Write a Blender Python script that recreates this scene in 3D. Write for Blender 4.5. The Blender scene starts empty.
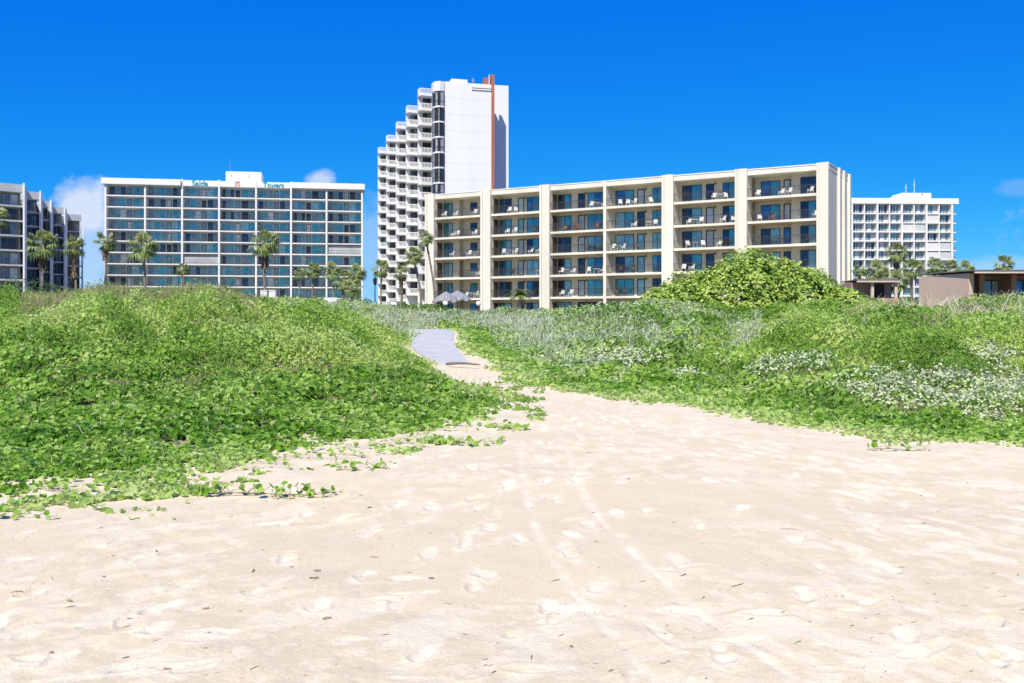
import bpy, math, random
import numpy as np
from mathutils import Vector, Matrix

random.seed(7)
rng = np.random.default_rng(11)
S = bpy.context.scene
COL = S.collection
F, CX, HZ, EYE = 967.0, 512.0, 320.0, 1.6      # lens in pixels, image centre, horizon row, eye height


def at(x, y, d):
    return Vector(((x - CX) / F * d, d, EYE + (HZ - y) / F * d))


# ------------------------------------------------------------------ materials
def new_mat(name):
    m = bpy.data.materials.new(name)
    m.use_nodes = True
    nt = m.node_tree
    nt.nodes.clear()
    out = nt.nodes.new('ShaderNodeOutputMaterial')
    return m, nt, out


def ramp(nt, fac, stops):
    r = nt.nodes.new('ShaderNodeValToRGB')
    cr = r.color_ramp
    while len(cr.elements) < len(stops):
        cr.elements.new(0.5)
    for e, (p, c) in zip(cr.elements, stops):
        e.position = p
        e.color = (*c, 1)
    nt.links.new(fac, r.inputs['Fac'])
    return r.outputs['Color']


def noise(nt, scale, detail=4, vec=None, rough=.55):
    n = nt.nodes.new('ShaderNodeTexNoise')
    n.inputs['Scale'].default_value = scale
    n.inputs['Detail'].default_value = detail
    n.inputs['Roughness'].default_value = rough
    if vec is not None:
        nt.links.new(vec, n.inputs['Vector'])
    return n.outputs['Fac']


def objcoord(nt, scale=(1, 1, 1)):
    t = nt.nodes.new('ShaderNodeTexCoord')
    mp = nt.nodes.new('ShaderNodeMapping')
    mp.inputs['Scale'].default_value = scale
    nt.links.new(t.outputs['Object'], mp.inputs['Vector'])
    return mp.outputs['Vector']


def bump(nt, height, strength, dist=.02):
    b = nt.nodes.new('ShaderNodeBump')
    b.inputs['Strength'].default_value = strength
    b.inputs['Distance'].default_value = dist
    nt.links.new(height, b.inputs['Height'])
    return b.outputs['Normal']


def paint(name, base, var=.12, rough=.7, scale=1.5, streak=False, metallic=0.0, spec=.4):
    """painted render, concrete or metal with uneven tone"""
    m, nt, out = new_mat(name)
    b = nt.nodes.new('ShaderNodeBsdfPrincipled')
    v = objcoord(nt, (1, 1, .15) if streak else (1, 1, 1))
    f = noise(nt, scale, 5, v)
    lo = tuple(c * (1 - var) for c in base)
    hi = tuple(min(1, c * (1 + var * .6)) for c in base)
    c = ramp(nt, f, [(.3, lo), (.7, hi)])
    nt.links.new(c, b.inputs['Base Color'])
    b.inputs['Roughness'].default_value = rough
    b.inputs['Metallic'].default_value = metallic
    b.inputs['Specular IOR Level'].default_value = spec
    nt.links.new(bump(nt, noise(nt, scale * 14, 3, objcoord(nt)), .12), b.inputs['Normal'])
    nt.links.new(b.outputs[0], out.inputs['Surface'])
    return m


def glass(name, base, metallic=.55, rough=.06, wav=.1):
    m, nt, out = new_mat(name)
    b = nt.nodes.new('ShaderNodeBsdfPrincipled')
    f = noise(nt, .9, 3, objcoord(nt))
    c = ramp(nt, f, [(.3, tuple(x * .7 for x in base)), (.7, tuple(min(1, x * 1.25) for x in base))])
    nt.links.new(c, b.inputs['Base Color'])
    b.inputs['Roughness'].default_value = rough
    b.inputs['Metallic'].default_value = metallic
    nt.links.new(bump(nt, noise(nt, .8, 2, objcoord(nt)), wav, .1), b.inputs['Normal'])
    nt.links.new(b.outputs[0], out.inputs['Surface'])
    return m


def leafmat(name, stops, trans=.35, rough=.45, spec=.35):
    """leaf colour picked by the per-leaf attribute 'tint'"""
    m, nt, out = new_mat(name)
    a = nt.nodes.new('ShaderNodeAttribute')
    a.attribute_name = 'tint'
    c = ramp(nt, a.outputs['Fac'], stops)
    b = nt.nodes.new('ShaderNodeBsdfPrincipled')
    b.inputs['Roughness'].default_value = rough
    b.inputs['Specular IOR Level'].default_value = spec
    nt.links.new(c, b.inputs['Base Color'])
    t = nt.nodes.new('ShaderNodeBsdfTranslucent')
    nt.links.new(c, t.inputs['Color'])
    mx = nt.nodes.new('ShaderNodeMixShader')
    mx.inputs[0].default_value = trans
    nt.links.new(b.outputs[0], mx.inputs[1])
    nt.links.new(t.outputs[0], mx.inputs[2])
    nt.links.new(mx.outputs[0], out.inputs['Surface'])
    return m


M = {}
M['cream'] = paint('cream_render', (.68, .65, .555), .15, .8, .35, True)
M['cream_wall'] = paint('beige_render', (.70, .65, .52), .12, .85, .5)
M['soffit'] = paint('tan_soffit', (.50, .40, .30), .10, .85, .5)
M['dark_frame'] = paint('dark_bronze_frame', (.03, .03, .035), .2, .5, 2)
M['rail'] = paint('dark_rail', (.06, .055, .055), .2, .5, 2)
M['white'] = paint('white_paint', (.70, .70, .695), .06, .7, .25, True)
M['offwhite'] = paint('offwhite_paint', (.62, .62, .61), .08, .7, .4, True)
M['grey_wall'] = paint('grey_render', (.42, .45, .46), .15, .8, .5)
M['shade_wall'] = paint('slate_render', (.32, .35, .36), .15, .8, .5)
M['fascia_grey'] = paint('grey_fascia', (.48, .52, .53), .1, .75, .4, True)
M['pipe_red'] = paint('red_oxide_paint', (.35, .125, .09), .15, .7, .8, True)
M['brick'] = None
M['roof'] = paint('roof_felt', (.16, .15, .14), .2, .9, 1)
M['wood_brown'] = paint('brown_timber', (.10, .07, .055), .25, .8, 3)
M['plastic_white'] = paint('white_plastic', (.8, .8, .78), .05, .4, 2)
M['wood_chair'] = paint('reddish_timber', (.30, .14, .09), .2, .6, 3)
M['dark_plastic'] = paint('dark_plastic', (.05, .045, .045), .2, .5, 3)
M['teal_paint'] = paint('teal_sign_paint', (.03, .30, .36), .1, .5, 2)
M['salmon_paint'] = paint('salmon_sign_paint', (.62, .24, .18), .1, .5, 2)
M['metal'] = paint('galvanised_metal', (.45, .46, .48), .15, .4, 3, metallic=.7)
M['black_metal'] = paint('black_metal', (.02, .02, .022), .2, .5, 3)
M['thatch'] = paint('grey_thatch', (.26, .26, .28), .35, .95, 6)
M['globe'] = paint('opal_globe', (.85, .85, .84), .03, .25, 1)
M['g_navy'] = glass('navy_glass', (.04, .065, .11), .4)
M['g_teal'] = glass('teal_glass', (.10, .34, .39), .4)
M['g_cyan'] = glass('pale_teal_glass', (.28, .50, .53), .2)
M['g_blue'] = glass('blue_glass', (.05, .18, .34), .45)
M['g_dark'] = glass('smoked_glass', (.045, .048, .055), .2)
M['g_slate'] = glass('slate_glass', (.21, .26, .28), .2)
M['g_curtain'] = glass('curtained_glass', (.50, .56, .60), .0, .2)
M['g_curtain2'] = glass('grey_curtain_glass', (.30, .30, .30), .0, .25)  # grey curtains behind the glass
M['g_tealgrey'] = glass('grey_teal_glass', (.20, .33, .35), .25)


def brickmat():
    m, nt, out = new_mat('pinkish_brick')
    b = nt.nodes.new('ShaderNodeBsdfPrincipled')
    br = nt.nodes.new('ShaderNodeTexBrick')
    br.inputs['Color1'].default_value = (.58, .45, .32, 1)
    br.inputs['Color2'].default_value = (.52, .40, .28, 1)
    br.inputs['Mortar'].default_value = (.56, .45, .38, 1)
    br.inputs['Scale'].default_value = 4.0
    br.inputs['Mortar Size'].default_value = .015
    t = nt.nodes.new('ShaderNodeTexCoord')
    mp = nt.nodes.new('ShaderNodeMapping')
    mp.inputs['Rotation'].default_value = (math.radians(90), 0, math.radians(45))
    nt.links.new(t.outputs['Object'], mp.inputs['Vector'])
    nt.links.new(mp.outputs['Vector'], br.inputs['Vector'])
    nt.links.new(br.outputs['Color'], b.inputs['Base Color'])
    b.inputs['Roughness'].default_value = .9
    nt.links.new(b.outputs[0], out.inputs['Surface'])
    return m


M['brick'] = brickmat()


# ------------------------------------------------------------------ mesh helpers
class MB:
    def __init__(s):
        s.v, s.f, s.mi = [], [], []

    def face(s, pts, mi=0):
        k = len(s.v)
        s.v += [tuple(p) for p in pts]
        s.f.append(tuple(range(k, k + len(pts))))
        s.mi.append(mi)

    def box(s, x0, x1, y0, y1, z0, z1, mi=0):
        k = len(s.v)
        s.v += [(x0, y0, z0), (x1, y0, z0), (x1, y1, z0), (x0, y1, z0), (x0, y0, z1), (x1, y0, z1), (x1, y1, z1), (x0, y1, z1)]
        for q in ((0, 3, 2, 1), (4, 5, 6, 7), (0, 1, 5, 4), (1, 2, 6, 5), (2, 3, 7, 6), (3, 0, 4, 7)):
            s.f.append(tuple(k + i for i in q))
            s.mi.append(mi)

    def prism(s, poly, z0, z1, mi=0):
        """vertical prism over a counter-clockwise plan outline"""
        k, n = len(s.v), len(poly)
        s.v += [(p[0], p[1], z0) for p in poly] + [(p[0], p[1], z1) for p in poly]
        for i in range(n):
            j = (i + 1) % n
            s.f.append((k + i, k + j, k + n + j, k + n + i))
            s.mi.append(mi)
        s.f.append(tuple(k + n + i for i in range(n)))
        s.f.append(tuple(k + n - 1 - i for i in range(n)))
        s.mi += [mi, mi]

    def tube(s, pts, radii, n=6, mi=0):
        k0 = len(s.v)
        up = Vector((0, 0, 1))
        for i, p in enumerate(pts):
            p = Vector(p)
            a = Vector(pts[max(i - 1, 0)])
            b = Vector(pts[min(i + 1, len(pts) - 1)])
            t = (b - a).normalized()
            sx = t.cross(Vector((0, 1, 0)) if abs(t.y) < .9 else Vector((1, 0, 0))).normalized()
            sy = t.cross(sx)
            for j in range(n):
                an = 2 * math.pi * j / n
                s.v.append(tuple(p + (sx * math.cos(an) + sy * math.sin(an)) * radii[i]))
        for i in range(len(pts) - 1):
            for j in range(n):
                a, b = k0 + i * n + j, k0 + i * n + (j + 1) % n
                s.f.append((a, b, b + n, a + n))
                s.mi.append(mi)
        s.f.append(tuple(k0 + j for j in range(n))[::-1])
        s.f.append(tuple(k0 + (len(pts) - 1) * n + j for j in range(n)))
        s.mi += [mi, mi]

    def mesh(s, name, mats):
        me = bpy.data.meshes.new(name)
        me.from_pydata(s.v, [], s.f)
        for m in (mats if isinstance(mats, (list, tuple)) else [mats]):
            me.materials.append(m)
        if any(s.mi):
            me.polygons.foreach_set('material_index', s.mi)
        me.update()
        return me

    def build(s, name, mats, parent=None):
        return link(name, s.mesh(name, mats), parent)


def link(name, me, parent=None):
    o = bpy.data.objects.new(name, me)
    COL.objects.link(o)
    if parent is not None:
        o.parent = parent
    return o


def tag(o, label=None, cat=None, group=None, kind=None):
    if label:
        o['label'] = label
    if cat:
        o['category'] = cat
    if group:
        o['group'] = group
    if kind:
        o['kind'] = kind
    return o


def thing(name, label, cat, loc=(0, 0, 0), rz=0.0, group=None):
    o = bpy.data.objects.new(name, None)
    COL.objects.link(o)
    o.empty_display_size = .2
    o.location = loc
    o.rotation_euler = (0, 0, rz)
    return tag(o, label, cat, group)


def copy_tree(o, parent=None):
    c = o.copy()
    COL.objects.link(c)
    c.parent = parent
    for ch in [x for x in bpy.data.objects if x.parent == o]:
        copy_tree(ch, c)
    return c


def np_mesh(name, verts, faces, mat, tint=None, smooth=False):
    """big mesh from numpy arrays; faces (n,k); tint one value per face"""
    me = bpy.data.meshes.new(name)
    nf, k = faces.shape
    me.vertices.add(len(verts))
    me.vertices.foreach_set('co', np.ascontiguousarray(verts, dtype=np.float32).ravel())
    me.loops.add(nf * k)
    me.loops.foreach_set('vertex_index', np.ascontiguousarray(faces, dtype=np.int32).ravel())
    me.polygons.add(nf)
    me.polygons.foreach_set('loop_start', np.arange(0, nf * k, k, dtype=np.int32))
    me.polygons.foreach_set('use_smooth', np.full(nf, smooth))
    me.update(calc_edges=True)
    if tint is not None:
        at_ = me.attributes.new('tint', 'FLOAT', 'FACE')
        at_.data.foreach_set('value', np.ascontiguousarray(tint, dtype=np.float32))
    me.materials.append(mat)
    return me


# ------------------------------------------------------------------ noise
_perm = rng.random((256, 256))


def vnoise(x, y):
    xi, yi = np.floor(x).astype(int), np.floor(y).astype(int)
    fx, fy = x - xi, y - yi
    fx, fy = fx * fx * (3 - 2 * fx), fy * fy * (3 - 2 * fy)
    g = lambda a, b: _perm[a & 255, b & 255]
    return (g(xi, yi) * (1 - fx) + g(xi + 1, yi) * fx) * (1 - fy) + (g(xi, yi + 1) * (1 - fx) + g(xi + 1, yi + 1) * fx) * fy


def fbm(x, y, oct=4):
    s, a, t = 0, 1, 0
    for k in range(oct):
        s = s + a * vnoise(x * 2 ** k + 17.3 * k, y * 2 ** k + 9.1 * k)
        t += a
        a *= .5
    return s / t


def sstep(a, b, x):
    t = np.clip((x - a) / (b - a), 0, 1)
    return t * t * (3 - 2 * t)


# ------------------------------------------------------------------ terrain
ZY = np.array([-60, -20, 0, 4, 8.4, 11, 16.5, 22, 30, 36, 45, 60, 140, 4000.])
ZZ = np.array([-1.2, -.5, -.06, 0, .03, .12, .235, .46, .82, 1.14, 1.31, 1.4, 1.6, 1.6])


def zs(Y):
    return np.interp(Y, ZY, ZZ)


_dd = np.linspace(3, 44, 4000)
_yy = HZ + (EYE - zs(_dd)) / _dd * F


def sand_pt(x, y):
    d = np.interp(-y, -_yy, _dd)
    return ((x - CX) / F * d, d)


L_EDGE = [(-420, 506), (-200, 500), (0, 494), (60, 487), (130, 484), (200, 476), (250, 463), (330, 450), (400, 438), (440, 425), (490, 412), (530, 404),
          (496, 397), (456, 383), (436, 369), (415, 356), (409, 345), (415, 333)]
R_EDGE = [(454, 332), (456, 348), (480, 360), (500, 372), (520, 383), (560, 393), (620, 402), (700, 411), (780, 425), (850, 435), (900, 443), (1024, 448), (1200, 452), (1450, 462)]
Lw = np.array([sand_pt(*p) for p in L_EDGE])
Rw = np.array([sand_pt(*p) for p in R_EDGE])
# sand outline: along the left edge up to the head of the path, round its bend, back down the right edge, then behind the viewer
bend = np.array([(-3.7, 37.4), (-4.0, 38.4), (-3.1, 38.7), (-2.15, 37.4)])
SAND = np.vstack([Lw, bend, Rw, [(40, 8), (60, -60), (-60, -60), (-30, 6)]])


def sand_sd(X, Y):
    """distance to the sand's edge, positive inside the vegetation"""
    P = np.stack([X, Y], -1).reshape(-1, 2)
    dmin = np.full(len(P), 1e9)
    inside = np.zeros(len(P), bool)
    n = len(SAND)
    for i in range(n):
        a, b = SAND[i], SAND[(i + 1) % n]
        ab = b - a
        t = np.clip(((P - a) @ ab) / (ab @ ab + 1e-12), 0, 1)
        q = P - a - t[:, None] * ab
        dmin = np.minimum(dmin, (q * q).sum(1))
        c = (a[1] > P[:, 1]) != (b[1] > P[:, 1])
        with np.errstate(divide='ignore', invalid='ignore'):
            xi = a[0] + (P[:, 1] - a[1]) * (b[0] - a[0]) / (b[1] - a[1])
        inside ^= c & (P[:, 0] < xi)
    d = np.sqrt(dmin)
    return np.where(inside, -d, d).reshape(np.shape(X))


TOPX = np.array([-400, 0, 40, 70, 110, 210, 245, 300, 340, 400, 450, 500, 560, 620, 680, 850, 900, 1024, 1400])
TOPY = np.array([304, 304, 301, 297, 295, 297, 305, 309, 311, 311, 311, 312, 310, 308, 307, 306, 304, 302, 302])
CREST_D = 34.0


def ground_z(X, Y, sd=None):
    X, Y = np.asarray(X, float), np.asarray(Y, float)
    if sd is None:
        sd = sand_sd(X, Y)
    u = X / np.maximum(Y, 1.0) * F + CX
    ytop = np.interp(u, TOPX, TOPY)
    crest = EYE + (HZ - ytop) / F * CREST_D - np.where(u < 380, .52, .52 + .33 * sstep(380, 470, u))
    t = np.clip((Y - 8.5) / (CREST_D - 8.5), 0, 1)
    up = t ** 1.15
    dn = 1 - .75 * sstep(CREST_D + 2, 60, Y)
    extra = np.maximum(crest - 1.03, .08) * up * dn * (1 - sstep(70, 110, Y))
    extra = extra * sstep(-.2, 2.0, sd)
    rough = (fbm(X * .35, Y * .35, 3) - .5) * .35 * sstep(0, 3, sd) * (1 - sstep(60, 100, Y))
    return zs(Y) + extra + rough


# sand surface: footprints, tracks, dry patches
FEET = []


def trail(pts, n, spread, size=(.13, .05), jitter=.25):
    pts = np.array([sand_pt(*p) for p in pts])
    seg = np.linalg.norm(np.diff(pts, axis=0), axis=1)
    cum = np.concatenate([[0], np.cumsum(seg)])
    for s in np.linspace(0, cum[-1], n):
        x, y = np.interp(s, cum, pts[:, 0]), np.interp(s, cum, pts[:, 1])
        k = min(np.searchsorted(cum, s, side='right') - 1, len(seg) - 1)
        k = max(k, 0)
        dx, dy = (pts[k + 1] - pts[k]) / seg[k]
        a = math.atan2(dy, dx) + rng.normal(0, .3)
        o = rng.normal(0, spread)
        FEET.append((x - dy * o + rng.normal(0, jitter), y + dx * o + rng.normal(0, jitter), a,
                     size[0] * rng.uniform(.8, 1.3), size[1] * rng.uniform(.8, 1.4), rng.uniform(.5, 1.2)))


trail([(60, 680), (250, 590), (420, 520), (540, 440), (555, 400), (520, 378), (480, 362)], 60, .25)
trail([(300, 690), (400, 600), (480, 520), (560, 440), (580, 405)], 40, .3)
trail([(-60, 640), (120, 560), (330, 500), (500, 440)], 22, .2)
trail([(700, 690), (640, 560), (600, 470), (570, 410)], 40, .35)
trail([(980, 690), (860, 560), (740, 470), (620, 415)], 45, .5)
trail([(1150, 560), (950, 500), (760, 450), (600, 405)], 45, .5)
trail([(560, 430), (700, 440), (900, 470), (1100, 480)], 40, .4)
for k in range(150):
    x, y = rng.uniform(-200, 1250), 430 + 330 * rng.random() ** .8
    X, Y = sand_pt(x, min(y, 760))
    FEET.append((X, Y, rng.uniform(-.3, 1.2), rng.uniform(.06, .16), rng.uniform(.03, .06), rng.uniform(.25, .8)))
FEET = np.array(FEET)
TRACKS = [np.array([sand_pt(*p) for p in t]) for t in (
    [(522, 440), (521, 470), (527, 500), (540, 540), (575, 590), (620, 640), (690, 720)],
    [(568, 450), (575, 480), (600, 520), (640, 560), (700, 610), (770, 660), (850, 715)])]


def sand_detail(X, Y, sd):
    """(height, dryness) of the trampled beach"""
    h = (fbm(X * .55, Y * .55, 3) - .5) * .07
    h += (fbm(X * 2.2 + 5, Y * 1.6, 3) - .5) * .025
    lump = fbm(X * 7.0, Y * 6.0, 3)
    trod = sstep(.42, .62, fbm(X * .8 + 31, Y * .6 + 7, 3) + .18 * sstep(-.5, 3.5, X))
    h += (lump - .5) * .014 * (.35 + trod)
    # kicked-up paler sand: crisp-edged streaks that follow the ways people walk
    wx, wy = X + .16 * fbm(X * 5, Y * 5, 3), Y + .16 * fbm(X * 5 + 9, Y * 5 + 4, 3)
    side = sstep(-.8, 2.2, X + .8 * (fbm(X * .7, Y * .7, 2) - .5))
    st = []
    for an, o_ in ((.75, 0), (2.2, 33)):
        c_, s_ = math.cos(an), math.sin(an)
        p_, q_ = wx * c_ + wy * s_, -wx * s_ + wy * c_
        st.append(np.maximum(sstep(.56, .63, fbm(p_ * 3.0 + 40 + o_, q_ * 5.4, 4)), .7 * sstep(.58, .64, fbm(p_ * 6.5 + 11 + o_, q_ * 10.0 + 70, 3))))
    dry = (st[0] * (1 - side) * (.25 + .6 * trod) + st[1] * side * (.35 + .65 * trod)) * .65
    dry = np.maximum(dry, .5 * sstep(-2.5, -.2, sd) * sstep(.35, .6, lump))
    for fx, fy, a, l, w, k in FEET:
        m = (np.abs(X - fx) < .5) & (np.abs(Y - fy) < .5)
        if not m.any():
            continue
        x, y = X[m] - fx, Y[m] - fy
        p, q = x * math.cos(a) + y * math.sin(a), -x * math.sin(a) + y * math.cos(a)
        wob = 1 + .5 * (vnoise(x * 14 + fx * 9, y * 14 + fy * 7) - .5)
        r = np.sqrt((p / l) ** 2 + (q / w) ** 2) * wob
        pit = -.011 * k * (1 - sstep(.5, 1.15, r))
        rim = .006 * k * np.exp(-((r - 1.25) / .25) ** 2) * sstep(-.6, .6, -p / l + .3)
        h[m] += pit + rim
        sm = np.exp(-((p / (l * 2.2)) ** 2 + (q / (w * 1.7)) ** 2)) * sstep(.25, .6, vnoise(x * 11 + fx * 7 + 50, y * 16 + fy * 5 + 50) + .25 * (1 - r))
        dry[m] = np.maximum(dry[m], np.clip(k, .3, .9) * sm)
    for t in TRACKS:
        for i in range(len(t) - 1):
            a, b = t[i], t[i + 1]
            ab = b - a
            s = np.clip(((X - a[0]) * ab[0] + (Y - a[1]) * ab[1]) / (ab @ ab), 0, 1)
            d = np.hypot(X - a[0] - s * ab[0], Y - a[1] - s * ab[1])
            g = np.exp(-(d / (.025 + .035 * vnoise(X * 3, Y * 3))) ** 2) * (.35 + .65 * sstep(.3, .6, fbm(X * 4 + 3, Y * 4, 2)))
            h += -.004 * g
            dry = np.maximum(dry, .9 * g * (.5 + .8 * vnoise(X * 6, Y * 6)))
    return h * (1 - .8 * sstep(16, 21, Y)), np.clip(dry, 0, 1)


def build_ground():
    th = np.concatenate([np.radians(np.linspace(-180, -44, 30)[:-1]), np.radians(np.linspace(-44, -33, 90)[:-1]),
                         np.arctan(np.linspace(math.tan(math.radians(-33)), math.tan(math.radians(33)), 1000)),
                         np.radians(np.linspace(33, 44, 90)[1:]), np.radians(np.linspace(44, 180, 30)[1:])])
    rs = [.05, .6, 1.2, 1.8, 2.4, 2.9]
    while rs[-1] < 46:
        r = rs[-1]
        rs.append(r + min(max(.009, r * r / 1547 * .8), .3))
    while rs[-1] < 160:
        rs.append(rs[-1] + max(.6, rs[-1] * .03))
    while rs[-1] < 6000:
        rs.append(rs[-1] * 1.25)
    r = np.array(rs)
    R, T = np.meshgrid(r, th, indexing='ij')
    X, Y = R * np.sin(T), R * np.cos(T)
    sd = sand_sd(X, Y)
    Z = ground_z(X, Y, sd)
    near = (R < 48)
    h, dry = np.zeros_like(Z), np.zeros_like(Z)
    h[near], dry[near] = sand_detail(X[near], Y[near], sd[near])
    Z += h * (1 - sstep(0, 2, sd)) * (1 - sstep(30, 48, R))
    V = np.stack([X, Y, Z], -1).reshape(-1, 3)
    nr, nt_ = X.shape
    i, j = np.meshgrid(np.arange(nr - 1), np.arange(nt_ - 1), indexing='ij')
    a = (i * nt_ + j).ravel()
    fc = np.stack([a, a + 1, a + nt_ + 1, a + nt_], -1)
    m, nt, out = new_mat('beach_sand')
    b = nt.nodes.new('ShaderNodeBsdfPrincipled')
    g = nt.nodes.new('ShaderNodeNewGeometry')
    pos = g.outputs['Position']
    ad = nt.nodes.new('ShaderNodeAttribute'); ad.attribute_name = 'dry'
    av = nt.nodes.new('ShaderNodeAttribute'); av.attribute_name = 'veg'
    sandc = ramp(nt, ad.outputs['Fac'], [(0, (.585, .495, .335)), (.4, (.625, .545, .39)), (1, (.70, .63, .49))])
    grain = ramp(nt, noise(nt, 90, 3, pos), [(.3, (.86, .86, .86)), (.7, (1.08, 1.08, 1.08))])
    mul = nt.nodes.new('ShaderNodeMix'); mul.data_type = 'RGBA'; mul.blend_type = 'MULTIPLY'
    mul.inputs[0].default_value = 1
    nt.links.new(sandc, mul.inputs[6]); nt.links.new(grain, mul.inputs[7])
    soil = ramp(nt, noise(nt, 6, 5, pos), [(.3, (.13, .12, .05)), (.55, (.25, .21, .11)), (.75, (.42, .34, .24))])
    mx = nt.nodes.new('ShaderNodeMix'); mx.data_type = 'RGBA'
    nt.links.new(av.outputs['Fac'], mx.inputs[0])
    nt.links.new(mul.outputs[2], mx.inputs[6]); nt.links.new(soil, mx.inputs[7])
    nt.links.new(mx.outputs[2], b.inputs['Base Color'])
    b.inputs['Roughness'].default_value = .95
    b.inputs['Specular IOR Level'].default_value = .15
    n1 = noise(nt, 38, 4, pos)
    n2 = noise(nt, 260, 2, pos)
    ma = nt.nodes.new('ShaderNodeMath'); ma.operation = 'MULTIPLY_ADD'
    nt.links.new(n2, ma.inputs[0]); ma.inputs[1].default_value = .35
    nt.links.new(n1, ma.inputs[2])
    nt.links.new(bump(nt, ma.outputs[0], .5, .012), b.inputs['Normal'])
    nt.links.new(b.outputs[0], out.inputs['Surface'])
    me = np_mesh('ground', V, fc, m, None, True)
    a1 = me.attributes.new('dry', 'FLOAT', 'POINT')
    a1.data.foreach_set('value', dry.ravel().astype(np.float32))
    veg = sstep(.3, 2.0, sd + (fbm(X * 1.5, Y * 1.5, 3) - .5) * 1.5)
    a2 = me.attributes.new('veg', 'FLOAT', 'POINT')
    a2.data.foreach_set('value', veg.ravel().astype(np.float32))
    o = link('ground', me)
    tag(o, 'pale trampled beach sand rising into overgrown dunes', 'sand', kind='structure')


build_ground()


def gz(x, y):
    return float(ground_z(np.array([x]), np.array([y]))[0])


# the paved path over the dune: a strip whose edges follow the vegetation
def build_path():
    lo = [(448, 369), (428, 360), (413, 351), (410, 342), (418, 333)]
    hi = [(484, 369), (466, 361), (456, 349), (453, 341), (453, 332.5)]
    A = [sand_pt(*p) for p in lo] + [(-4.1, 37.9), (-5.0, 38.7), (-6, 39.2)]
    B = [sand_pt(*p) for p in hi] + [(-2.3, 37.6), (-3.1, 39.2), (-5, 40.5)]
    mb = MB()
    def smooth(P, n=44):
        P = np.array(P)
        t = np.linspace(0, len(P) - 1, n)
        q = np.stack([np.interp(t, np.arange(len(P)), P[:, c]) for c in (0, 1)], -1)
        for _ in range(5):
            q[1:-1] = (q[:-2] + 2 * q[1:-1] + q[2:]) / 4
        return q
    A, B = smooth(A), smooth(B)
    lift = lambda p, k: float(zs(p[1])) - .03 + .08 * min(k / 9, 1)
    for k in range(len(A) - 1):
        q = [(*A[k], lift(A[k], k)), (*B[k], lift(B[k], k)), (*B[k + 1], lift(B[k + 1], k + 1)), (*A[k + 1], lift(A[k + 1], k + 1))]
        mb.face(q)
        for e, f_ in ((1, 2), (3, 0)):
            lo_ = lambda p: (p[0], p[1], p[2] - .15)
            mb.face([q[f_], q[e], lo_(q[e]), lo_(q[f_])])
    q = [(*A[0], lift(A[0], 0)), (*B[0], lift(B[0], 0))]
    mb.face([(q[0][0], q[0][1], q[0][2] - .15), (q[1][0], q[1][1], q[1][2] - .15), q[1], q[0]])
    o = mb.build('path', paint('grey_paving', (.43, .435, .425), .14, .9, 1.6))
    for p_ in o.data.polygons:
        p_.use_smooth = False
    tag(o, 'grey paved footpath curving up between the dunes', 'path', kind='structure')


build_path()

# ------------------------------------------------------------------ vegetation
KIND = {}


def project(X, Y, Z):
    return CX + X / Y * F, HZ - (Z - EYE) / Y * F


def veg_height(X, Y, sd):
    """thickness of the plant layer over the ground"""
    base = .10 + .38 * sstep(13, 22, Y)
    right = X / Y * F + CX > 460
    base = np.where(right, .14 + .28 * sstep(1.0, 5, sd), base)
    mounds = fbm(X * .75 + 3, Y * .75, 3)
    small = fbm(X * 2.6, Y * 2.6, 3)
    big = fbm(X * .42 + 11, Y * .34 + 5, 2)
    deep = sstep(13, 20, Y)
    base = base * (1 - .3 * sstep(37, 41, Y))
    return base * (.2 + (1.2 + .5 * deep) * sstep(.28, .72, mounds) + .9 * deep * (sstep(.3, .7, big) - .5) + .8 * (small - .3)).clip(.08) * (.35 * sstep(-.3, .8, sd) + .65 * sstep(.2, 2.8, sd))


def surf(X, Y, sd):
    return ground_z(X, Y, sd) + np.maximum(veg_height(X, Y, sd), .02)


def normal_of(X, Y, sd):
    e = .12
    z0 = surf(X, Y, sd)
    zx = surf(X + e, Y, sand_sd(X + e, Y))
    zy = surf(X, Y + e, sand_sd(X, Y + e))
    n = np.stack([-(zx - z0) / e, -(zy - z0) / e, np.ones_like(z0)], -1)
    return n / np.linalg.norm(n, axis=1, keepdims=True), z0


def frames(n, spread, lean=None):
    """random unit frames whose z follows n with a spread; returns ax, ay, az"""
    k = len(n)
    az = n + rng.normal(0, spread, (k, 3))
    if lean is not None:
        az = az + lean
    az /= np.linalg.norm(az, axis=1, keepdims=True)
    r = rng.normal(0, 1, (k, 3))
    ax = r - (r * az).sum(1, keepdims=True) * az
    ax /= np.linalg.norm(ax, axis=1, keepdims=True)
    return ax, np.cross(az, ax), az


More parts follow.
